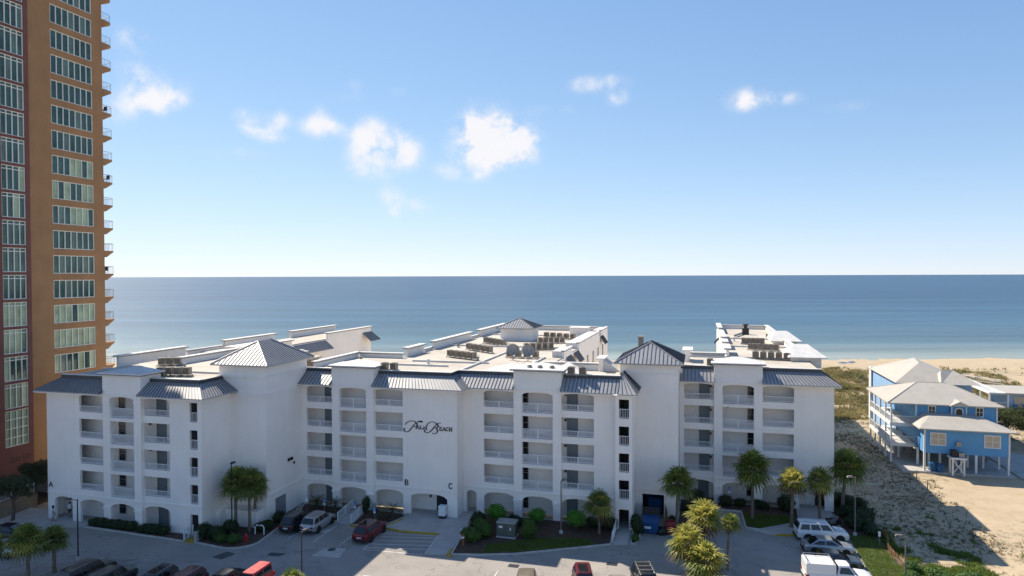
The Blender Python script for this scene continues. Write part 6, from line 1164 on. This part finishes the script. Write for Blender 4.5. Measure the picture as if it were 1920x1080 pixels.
t = thing('utility_annex', 'low white utility annex with a small dark louvre at the wall', 'annex', (-50.9, 63.4, G)); q = MB(); q.add([(-1.2, -1.0, 0), (.75, -1.0, 0), (.75, 1.5, 0), (-1.2, 1.5, 0), (-1.2, -1.0, 2.0), (.75, -1.0, 1.8), (.75, 1.5, 2.3), (-1.2, 1.5, 2.4)], [(0, 1, 5, 4), (1, 2, 6, 5), (2, 3, 7, 6), (3, 0, 4, 7), (4, 5, 6, 7)]); q.box(.76, 4.7, .0, 1.49, 0, 1.9); part('wall', q, STUCCO, t, local=True)
q = MB(); q.box(-.5, .1, -1.04, -1.003, .6, 1.2)
for k in range(4): q.box(-.48, .08, -1.07, -1.041, .64+k*.14, .70+k*.14)
part('louvre', q, CAPD, t, local=True)
UTIL = mat('utility_green', (.10, .125, .105), .6, var=.1, scale=2)
t = thing('utility_cabinet', 'grey-green electrical cabinet with warning stickers on the planted island', 'cabinet', (-19.4, 68.3, -.22)); q = MB(); q.box(-1.05, 1.05, -.7, .7, 0, .12); part('plinth', q, CONC, t, local=True); q = MB(); q.box(-.98, .98, -.62, .62, .12, 1.5); part('casing', q, UTIL, t, local=True); q = MB(); q.loft([[(-1.04, -.68, 1.5), (1.04, -.68, 1.5), (1.04, .68, 1.5), (-1.04, .68, 1.5)], [(-1.0, -.64, 1.62), (1.0, -.64, 1.62), (1.0, .64, 1.62), (-1.0, .64, 1.62)]]); part('lid', q, mat('utility_lid', (.28, .30, .27), .7), t, local=True)
q = MB(); q.box(-.75, -.35, -.632, -.621, 1.0, 1.22); part('sticker', q, RAIL, t, local=True); q = MB(); q.box(.42, .56, -.632, -.621, .82, 1.08); part('sticker', q, RAIL, t, local=True); q = MB(); q.box(-.02, .02, -.634, -.621, .2, 1.45); part('door_seam', q, CAPD, t, local=True)
t = thing('waste_bin', 'white bin with a dark foot at the middle entrance pillar', 'bin', (-27.9, 71.6, -.24)); q = MB(); q.box(-.38, .38, -.35, .35, .3, 1.3); part('body', q, RAIL, t, local=True); q = MB(); q.box(-.36, .36, -.33, .33, 0, .3); part('foot', q, PLAST, t, local=True); q = MB(); q.box(-.42, .42, -.39, .39, 1.3, 1.38); part('lid', q, RAIL, t, local=True)
t = thing('bollard', 'reddish brown post at the island corner beside the bushes', 'post', (-23.0, 64.6, -.22)); q = MB(); q.lathe([(.13, 0), (.13, 1.1), (.08, 1.2)], 10); part('shaft', q, mat('rust_red_paint', (.24, .085, .05), .7, var=.2), t, local=True); q = MB(); q.lathe([(.135, .8), (.135, .95)], 10); part('band', q, RAIL, t, local=True)
t = thing('ash_post', 'small white post at the corner of the entrance pavement', 'post', (-23.75, 66.2, -.24)); q = MB(); q.lathe([(.1, 0), (.1, .75), (.17, .8), (.17, 1.05), (.05, 1.1)], 10); part('shaft', q, RAIL, t, local=True)
# skip yard
SKB = mat('skip_blue', (.012, .085, .24), .5, var=.15, scale=2)
t = thing('rubbish_skip', 'blue rubbish skip with a white label standing before the bin room', 'skip', (-5.0, 73.7, G)); q = MB(); q.loft([[(-.8, -.75, .12), (.8, -.75, .12), (.8, .75, .12), (-.8, .75, .12)], [(-.85, -.9, 1.35), (.85, -.9, 1.35), (.85, .9, 1.5), (-.85, .9, 1.5)]]); part('tub', q, SKB, t, local=True)
q = MB(); q.box(-.86, .86, -.95, -.9, 1.22, 1.34); part('rim', q, SKB, t, local=True); q = MB(); q.loft([[(-.84, .85, 1.5), (.84, .85, 1.5), (.84, .92, 1.5), (-.84, .92, 1.5)], [(-.84, .95, 2.3), (.84, .95, 2.3), (.84, 1.02, 2.3), (-.84, 1.02, 2.3)]]); part('open_lid', q, PLAST, t, local=True); q = MB(); q.box(-.62, .05, -.93, -.90+.0, .62, .84); part('label_plate', q, RAIL, t, local=True)
for x in (-.65, .65):
    for y in (-.6, .6): q = MB(); q.lathe([(.1, -.04), (.1, .04)], 10); q.v = [(v[2]+x, v[0]+y, v[1]+.1) for v in q.v]; part('caster', q, PLAST, t, local=True)
t = thing('rubbish_skip', 'blue bin standing in the dark inside the bin room', 'skip', (-4.9, 80.0, G)); q = MB(); q.loft([[(-.7, -.6, .1), (.7, -.6, .1), (.7, .6, .1), (-.7, .6, .1)], [(-.8, -.7, 1.7), (.8, -.7, 1.7), (.8, .7, 1.8), (-.8, .7, 1.8)]]); part('tub', q, SKB, t, local=True); q = MB(); q.box(-.85, .85, -.75, .75, 1.8, 1.88); part('lid', q, SKB, t, local=True)
GATEW = mat('tan_gate_wood', (.30, .235, .17), .85, var=.2, scale=2)
for x, y, an, lb in ((-6.3, 77.7, -86, 'left tan wooden gate leaf of the skip yard, standing open'), (-3.75, 77.7, -80, 'right tan wooden gate leaf of the skip yard, standing open')):
    t = thing('yard_gate', lb, 'gate', (x, y, G), math.radians(an), 'gates of the skip yard')
    for k in range(8): q = MB(); q.box(.02+k*.26, .26+k*.26, -.02, .02, .12, 1.75+.015*(k % 3)); part('board', q, GATEW, t, local=True)
    q = MB(); q.box(0, 2.1, .021, .06, .4, .5); q.box(0, 2.1, .021, .06, 1.35, 1.45); part('cross_rail', q, GREYM, t, local=True)
YB_ = mat('bollard_yellow', (.52, .36, .03), .6, var=.12)
for x, y, lb in ((-6.35, 73.2, 'yellow bollard left of the blue skip'), (-3.5, 77.3, 'yellow bollard right of the bin room opening')): 
    q = MB(); q.lathe([(.12, G), (.12, .75), (.06, .85)], 12, (x, y)); solo('yellow_bollard', q, YB_, lb, 'bollard', (x, y, G), 'yellow bollards at the skip yard', smooth=True)
CRT = mat('crate_red', (.28, .04, .035), .6, var=.15)
for k in range(3):
    t = thing('plastic_crate', ['lowest', 'middle', 'topmost'][k]+' red crate of the stack right of the blue skip', 'crate', (-3.0, 73.6, -.3+k*.45), .2*k, 'red crates beside the skip'); q = MB(); q.box(-.45, .45, -.35, .35, 0, .05)
    for a in (-1, 1): q.box(-.45, .45, a*.35-.02, a*.35+.02, .051, .42); q.box(a*.45-.02, a*.45+.02, -.33, .33, .051, .42)
    part('box', q, CRT, t, local=True); q = MB(); q.box(-.15, .15, -.385, -.371, .28, .34); part('grip', q, PLAST, t, local=True)
q = MB(); bm = bmesh.new(); bmesh.ops.create_icosphere(bm, subdivisions=3, radius=1)
for v in bm.verts: nn_ = mnoise.noise(v.co*2.2); v.co = Vector((v.co.x*.6, v.co.y*.5, max(-.2, v.co.z*.62)))*(1+.28*nn_)
q.add([(v.co.x-3.85, v.co.y+73.2, v.co.z+G+.25) for v in bm.verts], [[v.index for v in f.verts] for f in bm.faces]); bm.free(); solo('rubbish_bag', q, BLACK, 'black rubbish bag slumped against the right side of the blue skip', 'bag', (-3.85, 73.2, G), smooth=True)
# retaining wall and fence at the left edge
TANW = mat('tan_wall', (.27, .225, .165), .9, var=.12, scale=.6, streak=.25)
q = MB(); q.add([(-77.6, 40, -.6), (-77.2, 40, -.6), (-76.4, 63.2, -.6), (-76.8, 63.2, -.6), (-77.6, 40, 1.35), (-77.2, 40, 1.35), (-76.4, 63.2, 1.35), (-76.8, 63.2, 1.35)], [(4, 5, 6, 7), (1, 2, 6, 5), (0, 1, 5, 4), (3, 0, 4, 7), (2, 3, 7, 6)]); solo('retaining_wall', q, TANW, 'tan retaining wall along the left edge of the lot', 'wall', (-76.8, 55, -.5))
t = thing('rail_fence', 'white picket railing on top of the tan wall', 'fence', (-76.9, 52, 1.35))
for k in range(9): y = 41+k*2.75; q = MB(); q.box(-77.45+(y-40)*.0345-.05, -77.45+(y-40)*.0345+.05, y-.05, y+.05, 1.35, 2.5); part('post', q, RAIL, t)
for z_ in (1.5, 2.4): q = MB(); q.tube([(-77.43, 41, z_), (-76.62, 63, z_)], .035, 4); part('rail', q, RAIL, t)
q = MB()
for k in range(146): y = 41+k*.15; q.tube([(-77.43+(y-41)*.0368, y, 1.5), (-77.43+(y-41)*.0368, y, 2.4)], .014, 4, False)
part('pickets', q, RAIL, t)['kind'] = 'stuff'
q = MB(); q.box(-84, -77.2, 66.8, 67.1, -.5, 2.3); solo('garden_wall', q, TANW, 'tan wall between the red tower and the white building', 'wall', (-80, 67, -.5))
q = MB(); q.prism([(-82.4, 40), (-77.7, 40), (-76.9, 63.2), (-77.2, 66.7), (-82.4, 66.7)], -.6, -.05); struct('planting_strip', q, MULCH)
# stakes and the broken sand fence on the right
for k, (x, y, h) in enumerate(((27.6, 100.6, 1.4), (27.5, 95.8, 1.5), (29.4, 88.5, .8), (29.5, 84.0, .8))):
    q = MB(); z_ = hgt(x, y); q.tube([(x, y, z_-.1), (x+.03, y, z_+h)], [.07, .06], 6); solo('wooden_stake', q, WOOD, ['farthest', 'second', 'third', 'nearest'][k]+' wooden stake in the row on the sand before the blue house', 'stake', (x, y, z_), 'wooden stakes')
t = thing('sand_fence', 'leaning orange-brown slat fence between the lawn and the sand', 'fence', (18.3, 74, -.5)); SLAT = mat('fence_slat', (.33, .17, .085), .9, var=.2, scale=2)
for k in range(58):
    u = k/57; x, y = 18.35-.0*u+.35*math.sin(u*7), 81.0-10.5*u; zz = hgt(x, y); le = rng.uniform(-.08, .12); q = MB(); q.loft([[(x-.01, y-.045, zz-.2), (x+.015, y-.045, zz-.2), (x+.015, y+.045, zz-.2), (x-.01, y+.045, zz-.2)], [(x-.01+le, y-.04, zz+1.05), (x+.015+le, y-.04, zz+1.05), (x+.015+le, y+.04, zz+1.05), (x-.01+le, y+.04, zz+1.05)]]); part('slat', q, SLAT, t)
for hh in (.3, .85): q = MB(); q.tube([(18.35+.35*math.sin(k/10*7)+.03, 81-10.5*k/10, hgt(18.35, 81-10.5*k/10)+hh) for k in range(11)], .015, 4); part('wire', q, GREYM, t)
# beach things
for k in range(4):
    x, y = 38.6+k*1.1, 211.5+(k % 2)*1.6; z_ = hgt(x, y); t = thing('beach_umbrella', ordn(k)+' grey-blue beach umbrella from the left on the open sand', 'umbrella', (x, y, z_), 0, 'umbrellas on the beach'); q = MB(); q.tube([(0, 0, 0), (0, 0, 2.1)], .04, 5); part('pole', q, RAIL, t, local=True); q = MB(); q.lathe([(1.0, 1.75), (.6, 2.02), (.03, 2.2)], 8); part('canopy', q, mat('umbrella_fabric', (.22, .27, .36), .8) if 'umbrella_fabric' not in MATS else MATS['umbrella_fabric'], t, local=True)
t = thing('pool_umbrella', 'bright blue umbrella seen over the roof between the wings', 'umbrella', (-58.0, 116, 0)); q = MB(); q.tube([(0, 0, G), (0, 0, 9.4)], .06, 6); part('pole', q, RAIL, t, local=True); q = MB(); q.lathe([(1.7, 9.0), (1.0, 9.45), (.05, 9.8)], 8); part('canopy', q, mat('pool_blue_fabric', (.02, .30, .55), .7), t, local=True)
# ------------------------------------------------------------------ two people at the left entrance
SKIN = mat('skin', (.36, .21, .14), .6, var=.04); HAIR = mat('dark_hair', (.018, .014, .012), .6); SHIRTW = mat('white_shirt', (.62, .61, .60), .85, var=.05); SHORTB = mat('dark_shorts', (.02, .021, .025), .85); SHIRTG = mat('grey_white_shirt', (.48, .49, .51), .85, var=.05)
def person(x, y, z, rot, label, top, bottom, stride=.12, hair=.27, bend=.0, group=None):
    t = thing('person', label, 'person', (x, y, z), rot, group); me = bpy.data.meshes.new('person_body')
    V = [(0, 0, .95), (0, .01+bend*.2, 1.15), (0, .0+bend*.5, 1.38), (0, .0+bend*.6, 1.50), (0, -.02+bend*.75, 1.60), (0, -.01+bend*.8, 1.70)]; E = [(0, 1), (1, 2), (2, 3), (3, 4), (4, 5)]; R = [.15, .14, .165, .06, .10, .085]
    for sg in (-1, 1):
        i = len(V); V += [(sg*.19, bend*.55, 1.42), (sg*.25, .03+bend*.5, 1.14), (sg*.24, -.12*(1+sg*.3)+bend*.4, .92), (sg*.24, -.18+bend*.4, .84)]; E += [(2, i), (i, i+1), (i+1, i+2), (i+2, i+3)]; R += [.065, .048, .038, .04]
        i = len(V); st = sg*stride; V += [(sg*.095, 0, .88), (sg*.10, -.03-st*.5, .50), (sg*.10, st*.9, .09), (sg*.105, st*.9-.15, .04)]; E += [(0, i), (i, i+1), (i+1, i+2), (i+2, i+3)]; R += [.095, .065, .048, .04]
    me.from_pydata(V, E, []); o = link('body', me, t); sk = o.modifiers.new('skin', 'SKIN'); 
    for k, r_ in enumerate(R): me.skin_vertices[0].data[k].radius = (r_, r_*.85)
    me.skin_vertices[0].data[0].use_root = True; ss = o.modifiers.new('sub', 'SUBSURF'); ss.levels = 2; ss.render_levels = 2
    for m_ in (SKIN, top, bottom, PLAST): me.materials.append(m_)
    dg = bpy.context.evaluated_depsgraph_get(); m2 = bpy.data.meshes.new_from_object(o.evaluated_get(dg)); o.modifiers.clear(); o.data = m2
    for p in m2.polygons:
        c = p.center; p.use_smooth = True
        p.material_index = 3 if c.z < .075 else (2 if .52 < c.z < 1.0 and abs(c.x) < .2 else (1 if 1.0 <= c.z < 1.5 and (abs(c.x) < .2 or c.z > 1.22) else 0))
    b2 = bend*.78; hm = bmesh.new(); bmesh.ops.create_uvsphere(hm, u_segments=14, v_segments=10, radius=1)
    for v in hm.verts: v.co = Vector((v.co.x*.108, v.co.y*.118+b2+.025, v.co.z*.105+1.705 if v.co.z > -.2 else v.co.z*hair+1.70)); 
    q = MB(); q.add([v.co[:] for v in hm.verts], [[v.index for v in f.verts] for f in hm.faces]); hm.free(); part('hair', q, HAIR, t, smooth=True, local=True)
    q = MB()
    for sg in (-1, 1): q.box(sg*.035-.012, sg*.035+.012, b2-.105, b2-.085, 1.65, 1.667)
    q.box(-.025, .025, b2-.1, b2-.08, 1.565, 1.577); part('eyes_and_mouth', q, HAIR, t, local=True); q = MB(); q.loft([[(-.016, b2-.09, 1.60), (.016, b2-.09, 1.60), (0, b2-.125, 1.605)], [(-.008, b2-.09, 1.65), (.008, b2-.09, 1.65), (0, b2-.1, 1.65)]]); part('nose', q, SKIN, t, local=True)
    for sg in (-1, 1):                                     # hands with curled fingers and a thumb
        cx, cy, cz = sg*.24, -.18+bend*.4, .84; q = MB(); q.loft([[(cx-.016, cy-.04, cz+.0), (cx+.016, cy-.04, cz), (cx+.016, cy+.04, cz), (cx-.016, cy+.04, cz)], [(cx-.014, cy-.045, cz-.09), (cx+.014, cy-.045, cz-.09), (cx+.014, cy+.04, cz-.09), (cx-.014, cy+.04, cz-.09)]])
        for f_, ln in enumerate((.065, .075, .07, .055)): yy = cy-.035+f_*.023; q.tube([(cx, yy, cz-.085), (cx-sg*.008, yy, cz-.085-ln*.55), (cx-sg*.025, yy, cz-.085-ln)], [.01, .009, .007], 5)
        q.tube([(cx, cy-.045, cz-.02), (cx-sg*.02, cy-.075, cz-.05), (cx-sg*.025, cy-.08, cz-.085)], [.012, .010, .008], 5); part('hand', q, SKIN, t, local=True)
person(-68.9, 60.9, -.27, .5, 'person with dark hair in a white top and dark shorts under the left arch', SHIRTW, SHORTB, .15)
person(-69.6, 59.4, -.27, 2.4, 'person with dark hair and pale grey clothes at the left pillar of the arch', SHIRTG, SHIRTG, .2, .3, -.06)
